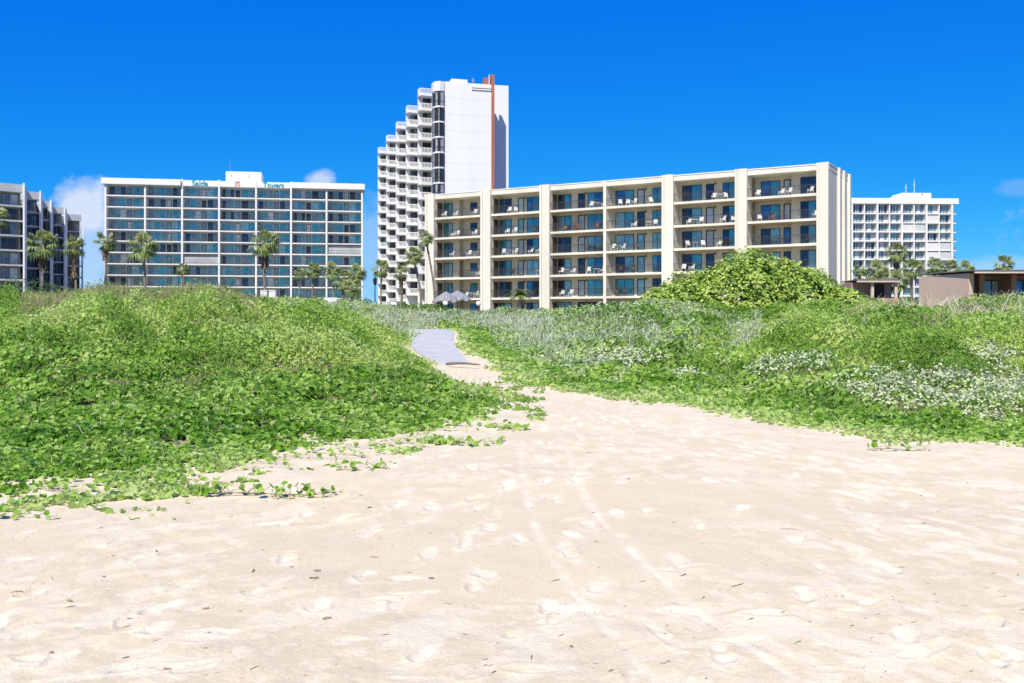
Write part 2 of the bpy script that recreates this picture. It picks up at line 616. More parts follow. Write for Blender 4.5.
def leaves(P, N, size, spread, shape='round', fold=.25):
    """leaf blades folded along the midrib: 6 vertices, two quads each"""
    ax, ay, az = frames(N, spread)
    if shape == 'heart':
        loc = np.array([(0, 0, 0), (.34, .10, fold * .6), (.53, .48, fold), (.36, .88, fold * .8), (0, .92, .02), (-.36, .88, fold * .8), (-.53, .48, fold), (-.34, .10, fold * .6), (0, .5, -.03)])
        sz = size[:, None, None]
        V = P[:, None, :] + sz * (ax[:, None, :] * loc[None, :, 0:1] + ay[:, None, :] * (loc[None, :, 1:2] - .45) + az[:, None, :] * loc[None, :, 2:3])
        k = np.arange(len(P))[:, None] * 9
        f = np.concatenate([k + np.array([q]) for q in ((0, 1, 2, 8), (8, 2, 3, 4), (8, 4, 5, 6), (0, 8, 6, 7))], 1).reshape(-1, 4)
        return V.reshape(-1, 3), f
    if shape == 'round':
        loc = np.array([(0, 0, 0), (.52, .35, fold), (.40, .92, fold * .9), (0, .84, 0), (-.40, .92, fold * .9), (-.52, .35, fold)])
    else:
        loc = np.array([(0, 0, 0), (.24, .35, fold * .6), (.17, .75, fold * .4), (0, 1.05, -.12), (-.17, .75, fold * .4), (-.24, .35, fold * .6)])
    sz = size[:, None, None]
    V = P[:, None, :] + sz * (ax[:, None, :] * loc[None, :, 0:1] + ay[:, None, :] * (loc[None, :, 1:2] - .4) + az[:, None, :] * loc[None, :, 2:3])
    k = np.arange(len(P))[:, None] * 6
    f = np.concatenate([k + np.array([[0, 1, 2, 3]]), k + np.array([[0, 3, 4, 5]])], 1).reshape(-1, 4)
    return V.reshape(-1, 3), f


def blades(P, length, width, lean, bendy=.5):
    """grass blades: two quads tapering to a tip, leaning and bending"""
    k = len(P)
    ang = rng.uniform(0, 2 * math.pi, k)
    d = np.stack([np.cos(ang), np.sin(ang), np.zeros(k)], -1) * lean[:, None]
    d = d + np.array([.30, .05, 0]) * lean[:, None].clip(.2)
    up = np.array([0, 0, 1.0])
    side = rng.normal(0, 1, (k, 3)); side[:, 2] *= .2
    side /= np.linalg.norm(side, axis=1, keepdims=True)
    L = length[:, None]
    p1 = P + (up + d * .5) * L * .5
    p2 = P + (up * (1 - bendy * .3) + d * (1 + bendy)) * L
    w = width[:, None] * side * .5
    V = np.stack([P - w, P + w, p1 + w * .8, p1 - w * .8, p2 + w * .12, p2 - w * .12], 1)
    q = np.arange(k)[:, None] * 6
    f = np.concatenate([q + np.array([[0, 1, 2, 3]]), q + np.array([[3, 2, 4, 5]])], 1).reshape(-1, 4)
    return V.reshape(-1, 3), f


def ell(px, py, cx, cy, rx, ry):
    return ((px - cx) / rx) ** 2 + ((py - cy) / ry) ** 2


def grow():
    n = 900000
    ya, yb = 7.6, 49.0
    # depth drawn so that far plants are sparser per square metre
    p = .7
    Y = (ya ** p + rng.random(n) * (yb ** p - ya ** p)) ** (1 / p)
    px0 = rng.uniform(-420, 1480, n)
    X = (px0 - CX) / F * Y
    sd = sand_sd(X, Y)
    keep = sd > -1.6
    X, Y, sd = X[keep], Y[keep], sd[keep]
    N, zt = normal_of(X, Y, sd)
    px, py = project(X, Y, zt)
    left = px < 440
    left = np.where(Y > 30, px < 437, np.where(px < 545, (X < np.interp(Y, [8, 14, 18, 22, 30], [5, 2, .8, -1.0, -2.0])), False))
    n1 = fbm(X * .9, Y * .9, 4)
    n2 = fbm(X * .35 + 50, Y * .35 + 20, 3)
    n3 = fbm(X * 2.4 + 9, Y * 2.4, 3)
    # where something grows at all
    edge = sd + (n1 - .5) * np.where(left, np.where(Y > 13, 1.3, 2.4), 1.1) + np.where(left & (Y > 12.5) & (Y < 20), .35, 0)
    cover = sstep(-.1, .7, edge)
    fringe = np.where(left & (Y < 19), .5 * sstep(.52, .68, n3) * sstep(-1.6, .3, edge), 0)
    prob = np.maximum(cover, fringe)
    bare = np.zeros_like(prob)
    for (cx, cy, rx, ry) in ((178, 438, 22, 5), (85, 403, 22, 5), (325, 396, 22, 5), (250, 421, 25, 3), (120, 470, 18, 3), (60, 455, 10, 2)):
        bare = np.maximum(bare, 1 - sstep(.5, 1.4, ell(px, py, cx, cy, rx, ry) + (n3 - .5) * 1.6))
    prob = prob * (1 - .93 * bare)
    prob = prob * np.where(left & (Y < 17), .30 + .8 * sstep(.34, .56, n3), 1)
    prob = prob * np.where(left & (sd < 2.2), np.where(Y > 13, .6, .3) + np.where(Y > 13, .4, .7) * sstep(.34, .54, n3 + .12 * sd), 1)
    keep = rng.random(len(X)) < prob
    X, Y, sd, zt, N, px, py, left, n1, n2, n3 = (a[keep] for a in (X, Y, sd, zt, N, px, py, left, n1, n2, n3))
    r = rng.random(len(X))
    g = ground_z(X, Y, sd)
    # ------- zones
    silverL = left & (Y > 30.5) & (px > 285) & (n2 + 1.2 * (n3 - .5) + .2 * sstep(280, 360, px) + .25 * sstep(28, 35, Y) > .76)
    crestL = left & (px > 20) & (px < 262) & (Y > 28.5 + 6 * (n1 - .5))
    brownL = left & ((ell(px, py, 5, 356, 26, 13) < 1 + n3 - .5) | (ell(px, py, 75, 378, 32, 10) < 1.1 * n3 * 1.6) | (ell(px, py, 20, 392, 20, 7) < n3 * 1.6) | (ell(px, py, 215, 385, 50, 8) < n3))
    silverR = ~left & (px < 760) & (sd > 1.2) & (Y > 18) & (n2 + .9 * (n3 - .5) + .5 * (n1 - .5) + .38 * (1 - sstep(560, 720, px)) + .25 * sstep(19, 30, Y) > .74)
    dryR = ~left & (px > 840) & (Y > 25) & (n1 + .4 * (n3 - .5) + .25 * sstep(26, 34, Y) + .1 * sstep(860, 960, px) > .60)
    fl = np.full(len(X), 9.0)
    for (cx, cy, rx, ry) in ((625, 358, 46, 9), (800, 362, 44, 10), (768, 368, 26, 8), (862, 384, 34, 12), (925, 386, 62, 22), (1000, 392, 66, 30), (1090, 392, 80, 30), (1000, 352, 30, 9), (690, 372, 18, 4)):
        fl = np.minimum(fl, ell(px, py, cx, cy, rx, ry))
    flower = ~left & (fl < .35 + 2.4 * (n3 - .30)) & (rng.random(len(X)) < .85)
    mixr = rng.normal(0, 1, len(X))
    vine = np.where(left, Y < 17.5 + 13 * (n1 - .5) + 6 * (n3 - .5) + 1.6 * mixr, sd < 3.2 + 7 * (n1 - .5) + 4 * (n3 - .5) + .8 * mixr) & ~flower
    P = np.stack([X, Y, zt], -1)
    layer = np.maximum(zt - g, .03)

    def sel(mask, frac, lo=0., hi=1.):
        return mask & (r < hi * frac) & (r >= lo * frac)

    out = {}

    def add(key, V, f, tint):
        out.setdefault(key, []).append((V, f, tint))

    for side, sm in (('L', left), ('R', ~left)):
        # creeping vine leaves
        m = sm & vine & (rng.random(len(X)) < .92)
        k = m.sum()
        drop = layer[m] * np.minimum(rng.exponential(.35, k), 1.0)
        q = P[m].copy(); q[:, 2] -= drop
        size = .070 * (Y[m] / 11) ** .4 * rng.uniform(.55, 1.35, k)
        V, f = leaves(q, N[m], size, .55, 'heart', .2)
        tint = np.clip(.40 + 1.4 * (n1[m] - .5) + rng.normal(0, .16, k) - (.1 if side == 'L' else -.12) + .3 * (1 - sstep(.1, 1.0, sd[m])) + .35 * (n3[m] - .5), 0, 1)
        tint = np.clip(tint + .05, 0, 1)
        pale = rng.random(k) < .13
        tint = np.where(pale, rng.uniform(.75, 1, k), tint)
        add('vine' + side, V, f, np.repeat(tint, 4))
        # bushy small-leaved cover
        m = sm & ~vine & ~flower & ~(crestL & (r < .8)) & ~(silverL & (r < .45)) & ~(silverR & (r < .4)) & ~(brownL & (r < .85)) & ~(dryR & (r < .4))
        k = m.sum()
        drop = layer[m] * np.minimum(rng.exponential(.3, k), 1.0)
        q = P[m].copy(); q[:, 2] -= drop - .03
        size = .062 * (Y[m] / 14) ** .6 * rng.uniform(.6, 1.5, k)
        V, f = leaves(q, N[m], size, .6, 'long', .2)
        tint = np.clip(.57 + 1.4 * (n2[m] - .5) + 1.3 * (n1[m] - .5) + .8 * (n3[m] - .5) + rng.normal(0, .13, k), 0, 1)
        add('shrub' + side, V, f, np.repeat(tint, 2))
        # pale runners and straw over the creepers
        m = sm & vine & (rng.random(len(X)) < .007)
        k = m.sum()
        q = P[m].copy(); q[:, 2] += .01
        V, f = blades(q, rng.uniform(.06, .22, k), .008 * (Y[m] / 11) ** .6 * rng.uniform(.7, 1.4, k), np.abs(rng.normal(1.1, .5, k)), .1)
        add('grass' + side, V, f, np.repeat(np.clip(rng.normal(.5, .08, k), 0, 1), 2))
        # fine grass blades through the bushes
        m = sm & ~vine & ~flower & (rng.random(len(X)) < np.where(crestL | brownL, .85, np.where(silverL | silverR | dryR, .55, .13)))
        k = m.sum()
        q = P[m].copy(); q[:, 2] = g[m] + .5 * layer[m]
        cz = crestL[m]; sz = silverL[m] | silverR[m]; dz = dryR[m]
        ln = np.where(cz, .5, np.where(sz, .42, np.where(dz, .45, .26))) * rng.uniform(.5, 1.25, k)
        wd = .011 * (Y[m] / 20) ** .8 * np.where(sz, 1.5, 1.0) * rng.uniform(.7, 1.4, k)
        V, f = blades(q, ln, wd, np.abs(rng.normal(.25, .22, k)))
        tint = np.where(cz, .36, np.where(sz, .74, np.where(dz, .58, np.where(rng.random(k) < .35, .58, .12)))) + rng.normal(0, .07, k)
        tint = np.where(brownL[m], .30 + rng.normal(0, .05, k), tint)
        add('grass' + side, V, f, np.repeat(np.clip(tint, 0, 1), 2))
        # silvery stiff leaves among the grass
        m = sm & (silverL | silverR) & (r < .6)
        k = m.sum()
        q = P[m].copy(); q[:, 2] += .02 - layer[m] * np.minimum(rng.exponential(.3, k), 1)
        nn = N[m] * .5 + rng.normal(0, .5, (k, 3))
        V, f = leaves(q, nn, .12 * (Y[m] / 28) ** .4 * rng.uniform(.6, 1.3, k), .5, 'long', .12)
        add('silver' + side, V, f, np.repeat(np.clip(rng.normal(.5, .22, k), 0, 1), 2))
        # blossom
        m = sm & flower
        k = m.sum()
        if k:
            top = rng.random(k) < .55
            q = P[m].copy()
            q[:, 2] += np.where(top, .03, -.06) + rng.normal(0, .03, k)
            V, f = leaves(q, N[m], .036 * (Y[m] / 14) ** .5 * rng.uniform(.6, 1.4, k), .55, 'round', .1)
            tint = np.where(top, rng.uniform(.55, 1, k), rng.uniform(0, .35, k))
            add('flower' + side, V, f, np.repeat(tint, 2))
    # long pale dry stalks on the right crest
    k = 2600
    sx = rng.uniform(855, 1190, k); sy = rng.uniform(27, 37, k)
    ok = rng.random(k) < sstep(.35, .65, fbm(sx * .02, sy * .5, 3)) * .9
    sx, sy = sx[ok], sy[ok]
    X2 = (sx - CX) / F * sy
    z2 = ground_z(X2, sy)
    q = np.stack([X2, sy, z2 + .28], -1)
    k = len(q)
    V, f = blades(q, rng.uniform(.45, 1.1, k), np.full(k, .034) * rng.uniform(.6, 1.4, k), np.abs(rng.normal(.45, .3, k)), .25)
    add('dryR', V, f, np.repeat(np.clip(rng.normal(.75, .12, k), 0, 1), 2))
    # long runners creeping out over the bare sand
    RV, RF, RT, ro = [], [], [], 0
    for k in range(46):
        x0, y0 = rng.uniform(0, 470), 0
        y0 = np.interp(x0, [0, 60, 130, 200, 250, 330, 400, 470], [492, 486, 483, 475, 462, 450, 438, 418])
        X0, Y0 = sand_pt(x0, y0)
        a = rng.uniform(-1.5, .25); L = rng.uniform(.25, 1.0)
        cur = np.array([X0, Y0]); pts = []
        for q in range(9):
            pts.append(cur.copy()); a += rng.normal(0, .28)
            cur = cur + np.array([math.cos(a), math.sin(a)]) * L / 8
        pts = np.array(pts)
        hh, _ = sand_detail(pts[:, 0].copy(), pts[:, 1].copy(), np.full(9, -2.0))
        zz = ground_z(pts[:, 0], pts[:, 1]) + hh + .006 + .012 * np.abs(np.sin(np.arange(9) * 1.3 + k))
        dv = np.gradient(pts, axis=0); dv /= np.linalg.norm(dv, axis=1, keepdims=True)
        nv = np.stack([-dv[:, 1], dv[:, 0]], -1) * .0035
        V = np.concatenate([np.c_[pts - nv, zz], np.c_[pts + nv, zz + .004]])
        RV.append(V); RF.append(np.array([(q, q + 1, q + 10, q + 9) for q in range(8)]) + ro); RT += [rng.uniform(.3, .55)] * 8
        ro += 18
        m_ = rng.random(9) < .55
        if m_.any():
            kk = m_.sum()
            P_ = np.c_[pts[m_] + rng.normal(0, .02, (kk, 2)), zz[m_] + .03]
            V2, f2 = leaves(P_, rng.normal(0, .35, (kk, 3)) + np.array([0, -.2, .9]), rng.uniform(.035, .065, kk), .3, 'heart', .2)
            add('vineL', V2, f2, np.repeat(np.clip(rng.normal(.65, .18, kk), 0, 1), 4))
    add('grassL', np.concatenate(RV), np.concatenate(RF), np.array(RT))
    return out


VEG = grow()
M['vine'] = leafmat('vine_leaf', [(0, (.07, .19, .015)), (.35, (.17, .36, .03)), (.65, (.31, .50, .075)), (1, (.54, .64, .24))], .45, .5, .22)
M['shrub'] = leafmat('dune_shrub_leaf', [(0, (.13, .27, .03)), (.35, (.27, .46, .07)), (.65, (.43, .59, .12)), (1, (.60, .70, .25))], .45, .6, .18)
M['grass'] = leafmat('dune_grass', [(0, (.19, .35, .05)), (.2, (.27, .38, .09)), (.34, (.38, .36, .16)), (.55, (.50, .44, .27)), (.8, (.54, .62, .45)), (1, (.64, .70, .55))], .3, .6, .2)
M['dry'] = leafmat('straw', [(0, (.34, .27, .16)), (.6, (.56, .50, .34)), (1, (.72, .68, .52))], .3, .7, .1)
M['silver'] = leafmat('silver_leaf', [(0, (.24, .36, .14)), (.5, (.43, .52, .29)), (1, (.64, .70, .50))], .25, .6, .2)
M['flower'] = leafmat('cream_blossom', [(0, (.09, .22, .03)), (.35, (.22, .36, .08)), (.5, (.46, .53, .29)), (1, (.64, .67, .46))], .3, .7, .1)
NAMES = {
    'vine': ('creeping_vine', {'L': 'glossy dark green vine leaves carpeting the dune left of the path', 'R': 'bright green broad-leaved creepers edging the sand right of the path'}, 'ground cover'),
    'shrub': ('dune_shrubs', {'L': 'yellow green bushy cover over the dune left of the path', 'R': 'green bushy cover over the dune right of the path'}, 'shrubs'),
    'grass': ('dune_grass', {'L': 'brownish tall grass along the crest of the left dune', 'R': 'grass blades mixed through the cover of the right dune'}, 'grass'),
    'silver': ('silver_shrubs', {'L': 'silvery grey foliage left of the head of the path', 'R': 'silvery grey foliage right of the head of the path'}, 'shrubs'),
    'flower': ('white_blossom', {'L': 'white flowering plants left of the path', 'R': 'cream white blossom spread over the right dune slope'}, 'flowers'),
    'dry': ('dry_stalks', {'R': 'long pale dry grass stalks leaning on the right crest'}, 'grass'),
}
for key, parts in VEG.items():
    base, side = key[:-1], key[-1]
    off, Vs, Fs, Ts = 0, [], [], []
    for V, f, t in parts:
        Vs.append(V); Fs.append(f + off); Ts.append(t); off += len(V)
    nm, lab, cat = NAMES[base]
    o = link(nm, np_mesh(nm, np.concatenate(Vs), np.concatenate(Fs), M[base], np.concatenate(Ts)))
    tag(o, lab[side], cat, kind='stuff')


# single sprigs of vine on the bare sand
def sprig(x, y, n, sc, label):
    X, Y = sand_pt(x, y)
    t = thing('vine_sprig', label, 'plant', (X, Y, gz(X, Y) + .005), 0, 'vine sprigs straggling over the bare sand')
    mb = MB()
    P, Nn = [], []
    ang = rng.uniform(-.4, .4)
    L = .10 * sc * max(n / 5, 1)
    pts = [(math.cos(ang) * s * L * 2 - L, math.sin(ang) * s * L + .02 * math.sin(s * 7), .012 + .01 * math.sin(s * 5)) for s in np.linspace(0, 1, 7)]
    mb.tube(pts, [.004] * 7, 5)
    for k in range(n):
        b = Vector(pts[rng.integers(0, 7)])
        e = b + Vector((rng.normal(0, .04), rng.normal(0, .03), rng.uniform(.01, .07))) * sc
        mb.tube([b, (b + e) / 2 + Vector((0, 0, .01)), e], [.003, .0025, .002], 4)
        P.append(e)
        Nn.append((rng.normal(0, .5), rng.normal(-.3, .4), .7))
    mb.build('stem', paint('vine_stem', (.20, .19, .08), .2, .7, 5), t)
    V, f = leaves(np.array(P), np.array(Nn), rng.uniform(.035, .06, n) * sc, .5, 'heart', .25)
    link('leaves', np_mesh('leaves', V, f, M['vine'], np.repeat(np.clip(rng.normal(.62, .2, n), 0, 1), 4)), t)


sprig(6, 520, 9, 1.2, 'vine sprig cut by the left picture edge, alone on the sand')
sprig(208, 493, 10, 1.1, 'dark-leaved sprig on the sand, leftmost of the row below the left dune')
sprig(238, 496, 10, 1.2, 'leafy sprig second from the left in the row below the left dune')
sprig(262, 496, 16, 1.5, 'biggest bushy sprig of the row on the sand below the left dune')
sprig(283, 499, 5, 1.0, 'small upright sprig just beside the biggest sprig on the sand')
sprig(309, 497, 11, 1.1, 'pale green sprig on the sand right of the biggest sprig')
sprig(331, 494, 5, .8, 'thin trailing sprig at the right end of the row on the sand')
sprig(384, 470, 6, 1.0, 'two-leaved sprig on the sand below the middle of the left dune')
sprig(352, 472, 8, 1.0, 'low sprig at the dune foot left of the two-leaved sprig')
sprig(463, 445, 6, 1.2, 'ragged sprig on the sand where the footprints lead to the path')
sprig(897, 451, 12, 1.3, 'lone flat sprig on the sand below the right dune')


# driftwood stick lying across the end of the paving
def stick():
    a, b = sand_pt(446, 367), sand_pt(480, 369)
    z = gz(*a) + .07
    mb = MB()
    pts = [(a[0] + (b[0] - a[0]) * s, a[1] + (b[1] - a[1]) * s + .04 * math.sin(s * 6), z + .03 * math.sin(s * 3)) for s in np.linspace(0, 1, 8)]
    mb.tube(pts, [.03, .035, .03, .03, .026, .024, .02, .012], 6)
    o = mb.build('driftwood_stick', paint('grey_driftwood', (.17, .13, .10), .3, .9, 6))
    tag(o, 'thin dark driftwood stick lying across the end of the paved path', 'stick')


stick()


# scraps of weed and shell, plus dark strips drawn as shadows under sand crusts
def debris():
    Vs, Fs, off = [], [], 0
    n = 400
    px = rng.uniform(-80, 1100, n); py = 415 + 270 * rng.random(n) ** 1.3
    tint = []
    for x, y in zip(px, py):
        X, Y = sand_pt(x, y)
        if float(sand_sd(np.array([X]), np.array([Y]))[0]) > -.15:
            continue
        s = .003 + .006 * rng.random() ** 4
        l = s * rng.uniform(1, 5) * (2.2 if rng.random() < .08 else 1)  # longest slivers stand in for shadowed cracks in the sand crust
        a = rng.normal(.35, .6)
        h, _ = sand_detail(np.array([X]), np.array([Y]), np.array([-2.0]))
        z = gz(X, Y) + float(h[0])
        c, d = math.cos(a), math.sin(a)
        q = [(-l, -s * .4, 0), (l, -s * .3, .003), (l * .8, s * .4, .004), (-l, s * .4, 0), (0, -s * .3, s * rng.uniform(.3, .8)), (l * .1, s * .3, s * .5)]
        v = np.array([(X + p[0] * c - p[1] * d, Y + p[0] * d + p[1] * c, z + p[2]) for p in q])
        Vs.append(v)
        Fs.append(np.array([(0, 1, 4), (1, 2, 5), (1, 5, 4), (2, 3, 5), (3, 0, 4), (3, 4, 5)]) + off)
        tint += [rng.random()] * 6
        off += 6
    # curled dark strips: the shadow under crusted footprint lips, put in as colour
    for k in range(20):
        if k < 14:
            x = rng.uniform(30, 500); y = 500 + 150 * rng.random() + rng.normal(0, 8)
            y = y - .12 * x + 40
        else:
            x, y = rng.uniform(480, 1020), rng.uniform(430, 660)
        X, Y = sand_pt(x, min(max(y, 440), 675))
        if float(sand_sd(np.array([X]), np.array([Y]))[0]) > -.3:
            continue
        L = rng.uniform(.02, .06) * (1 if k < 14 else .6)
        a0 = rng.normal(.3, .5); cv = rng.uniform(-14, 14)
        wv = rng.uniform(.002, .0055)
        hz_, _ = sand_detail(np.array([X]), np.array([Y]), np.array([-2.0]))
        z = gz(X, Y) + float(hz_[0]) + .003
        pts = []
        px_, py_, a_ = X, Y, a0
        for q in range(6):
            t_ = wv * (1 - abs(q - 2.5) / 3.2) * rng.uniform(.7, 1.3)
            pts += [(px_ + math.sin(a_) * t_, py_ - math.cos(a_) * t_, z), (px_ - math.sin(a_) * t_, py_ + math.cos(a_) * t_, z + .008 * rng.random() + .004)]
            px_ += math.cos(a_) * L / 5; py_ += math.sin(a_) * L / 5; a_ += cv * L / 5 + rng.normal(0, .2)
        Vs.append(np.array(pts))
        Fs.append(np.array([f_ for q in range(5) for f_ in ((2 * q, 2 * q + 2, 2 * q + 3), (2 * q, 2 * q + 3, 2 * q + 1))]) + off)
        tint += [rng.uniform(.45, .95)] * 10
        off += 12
    m = leafmat('weed_and_shade_strips', [(0, (.07, .055, .04)), (.5, (.17, .125, .085)), (1, (.34, .26, .18))], 0, .8, .1)
    o = link('debris_and_shade_strips', np_mesh('debris_and_shade_strips', np.concatenate(Vs), np.concatenate(Fs), m, np.array(tint)))
    tag(o, 'small dark scraps of weed and twig and painted crust-shadow strips over the sand', 'debris', kind='stuff')


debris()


# ------------------------------------------------------------------ bushes
def leaf_ball(lobes, n, size, spread, shape='round'):
    """leaves over a union of ellipsoid lobes (centre, radii)"""
    P, Nn = [], []
    vol = np.array([l[1][0] * l[1][2] for l in lobes]); vol = vol / vol.sum()
    for (c, rr), v in zip(lobes, vol):
        k = int(n * v)
        d = rng.normal(0, 1, (k, 3)); d /= np.linalg.norm(d, axis=1, keepdims=True)
        d[:, 2] = np.abs(d[:, 2]) * np.where(rng.random(k) < .9, 1, -1)
        lump = 1 + .42 * (fbm(d[:, 0] * 3.2 + d[:, 2] * 2 + 7 + c[0], d[:, 1] * 3.2 - d[:, 2] * 2.5 + 3, 3) - .5) * 2
        rad = lump * (1 - np.minimum(rng.exponential(.07, k), .5))
        p = np.array(c) + d * np.array(rr) * rad[:, None]
        inside = np.zeros(k, bool)
        for c2, r2 in lobes:
            if c2 is not c:
                inside |= (((p - np.array(c2)) / np.array(r2)) ** 2).sum(1) < .55
        ok = ~inside & (p[:, 2] > 0.02)
        P.append(p[ok])
        nn = d / np.array(rr); nn /= np.linalg.norm(nn, axis=1, keepdims=True)
        Nn.append((nn * .9 + np.array([0, -.1, .35]))[ok])
    P, Nn = np.concatenate(P), np.concatenate(Nn)
    k = len(P)
    V, f = leaves(P, Nn, size * rng.uniform(.6, 1.35, k), spread, shape, .15)
    return V, f, k, P


M['seagrape'] = leafmat('sea_grape_leaf', [(0, (.09, .18, .025)), (.35, (.24, .38, .055)), (.7, (.42, .53, .11)), (1, (.60, .65, .22))], .3, .5, .25)
M['bark'] = paint('grey_brown_bark', (.19, .15, .12), .3, .9, 5)
M['bush'] = leafmat('dark_bush_leaf', [(0, (.06, .13, .03)), (.5, (.14, .25, .06)), (1, (.28, .38, .13))], .3, .55, .25)


def bush(name, label, x, d, lobes, n, size, mat, group=None, sink=0., shape='round'):
    X = (x - CX) / F * d
    base = Vector((X, d, gz(X, d) - sink))
    t = thing(name, label, 'bush', base, 0, group)
    V, f, k, P = leaf_ball(lobes, n, size, .5, shape)
    tn = np.clip(.5 + .9 * (fbm(P[:, 0] * 1.6 + 60, P[:, 2] * 1.6 + P[:, 1], 3) - .5) + rng.normal(0, .18, k), 0, 1)
    link('crown', np_mesh('crown', V, f, mat, np.repeat(tn, 2)), t)
    mb = MB()
    for (c, rr) in lobes:
        for j in range(4):
            e = Vector(c) + Vector((rng.normal(0, .45) * rr[0], rng.normal(0, .4) * rr[1], rng.uniform(.2, .8) * rr[2]))
            b = Vector((c[0] * .6 + rng.normal(0, .1), c[1] * .6, 0))
            mb.tube([b, (b + e) / 2 + Vector((rng.normal(0, .1), 0, .1)), e], [.05, .035, .012], 5)
    mb.build('trunk', M['bark'], t)
    return t


bush('sea_grape_bush', 'big rounded yellow green sea grape bush before the cream balcony block', 745, 44,
     [((-1.98, -1.7, 0.10), (1.75, .9, 0.78)), ((0.18, -1.9, 0.10), (2.02, .9, 0.82)), ((2.16, -1.7, 0.10), (1.75, .9, 0.78)), ((0.11, 0, 0.81), (2.73, 2.3, 2.10)), ((-1.88, -.2, 0.69), (2.08, 1.8, 1.56)), ((2.11, -.2, 0.69), (2.08, 1.8, 1.68)), ((-3.33, -.3, 0.47), (1.64, 1.3, 1.14)), ((3.66, -.3, 0.35), (1.64, 1.2, 1.08)),
      ((-1.00, -.8, 1.27), (1.32, 1.2, 1.26)), ((1.11, -.7, 1.33), (1.25, 1.2, 1.33)), ((2.77, -.8, 1.05), (1.09, 1.0, 0.96)), ((-2.66, -.8, 0.93), (1.09, 1.0, 0.91)), ((0.11, -1.4, 1.05), (1.21, 1.0, 1.20)), ((-4.54, -.4, 0.22), (0.98, .8, 0.73)), ((4.77, -.4, 0.22), (1.09, .8, 0.73)), ((0.33, .2, 1.96), (0.98, .9, 0.84))],
     32000, .12, M['seagrape'], None, -.02)
bush('sea_grape_bush', 'small low sea grape bush under the end wall of the cream block', 846, 42,
     [((0, 0, .5), (.9, .8, .75)), ((.8, 0, .35), (.9, .7, .55)), ((-.8, 0, .3), (.8, .7, .55))], 2600, .15, M['seagrape'], None, -.1)
for (x, d, w, h, lab) in ((432, 92, 1.7, 1.5, 'dark green bush beside the left grey umbrella'),
                          (404, 100, 1.5, 1.7, 'dark green bush under the shaggy-trunked palm'),
                          (352, 110, 2.6, 2.6, 'dark bush below the dense palm cluster'),
                          (312, 112, 2.2, 2.3, 'dark bush left of the white picket panel'),
                          (22, 115, 4.0, 4.9, 'grey green bush at the foot of the leftmost building'),
                          (50, 118, 3.0, 4.2, 'pale green bush below the leftmost tall palm'),
                          (868, 84, 2.6, 2.4, 'green bush behind the small brown bungalow'),
                          (905, 80, 1.6, 1.8, 'rough green bush in the gap between the brown buildings')):
    bush('garden_bush', lab, x, d, [((0, 0, h * .45), (w, w * .8, h * .55)), ((w * .6, 0, h * .3), (w * .6, w * .5, h * .4)), ((-w * .6, 0, h * .3), (w * .6, w * .5, h * .42))],
         1500, .28, M['bush'], 'bushes at the foot of the buildings', 0, 'long')


# ------------------------------------------------------------------ palms
M['palm'] = leafmat('palm_frond', [(0, (.08, .14, .04)), (.4, (.20, .28, .08)), (.75, (.36, .42, .16)), (1, (.52, .50, .28))], .3, .5, .3)
M['skirt'] = leafmat('dead_frond', [(0, (.12, .09, .06)), (.6, (.24, .18, .12)), (1, (.36, .29, .20))], .15, .8, .1)
M['trunk'] = paint('palm_trunk', (.22, .18, .15), .35, .9, 4)


def fan_crown(seed, n=30):
    """crown of fan leaves blown a little towards +x; unit: leaf reach about 1"""
    r = np.random.default_rng(seed)
    V, Fc, T = [], [], []
    for k in range(n):
        el = r.uniform(-.75, 1.25)
        az = 2 * math.pi * (k / n * 5.236) + r.uniform(-.3, .3)
        d = np.array([math.cos(az) * math.cos(el), math.sin(az) * math.cos(el), math.sin(el)]) + np.array([.22, .05, 0])
        d /= np.linalg.norm(d)
        reach = r.uniform(.45, .62)
        droop = .12 + .2 * (1 - math.sin(max(el, 0)))
        hub = d * reach - np.array([0, 0, droop * .3])
        side = np.cross(d, [0, 0, 1.0]); side /= np.linalg.norm(side) + 1e-6
        up = np.cross(side, d)
        # petiole
        i0 = len(V)
        w = .012
        V += [side * w, -side * w, hub - side * w, hub + side * w]
        Fc.append((i0, i0 + 1, i0 + 2, i0 + 3)); T.append(.75)
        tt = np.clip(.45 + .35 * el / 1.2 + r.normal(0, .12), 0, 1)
        ns = 11
        R_ = r.uniform(.42, .58)
        for s in range(ns):
            a = (s / (ns - 1) - .5) * math.radians(210)
            dr = d * math.cos(a) + side * math.sin(a) + up * (.08 * math.cos(a * 2))
            le = R_ * (.75 + .25 * math.cos(a)) * r.uniform(.85, 1.1)
            mid = hub + dr * le * .6
            tip = hub + dr * le + np.array([.06, 0, -1.0]) * le * (.28 + droop * .8) * r.uniform(.6, 1.3)
            px_ = np.cross(dr, up); px_ /= np.linalg.norm(px_) + 1e-6
            ww = R_ * .085
            i0 = len(V)
            V += [hub, mid + px_ * ww, tip, mid - px_ * ww]
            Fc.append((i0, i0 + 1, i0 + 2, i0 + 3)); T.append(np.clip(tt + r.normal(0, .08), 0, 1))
    return np.array(V), np.array(Fc), np.array(T)


CROWNS = []
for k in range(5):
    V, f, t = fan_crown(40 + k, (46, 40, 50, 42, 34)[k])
    CROWNS.append(np_mesh('crown', V, f, M['palm'], t))


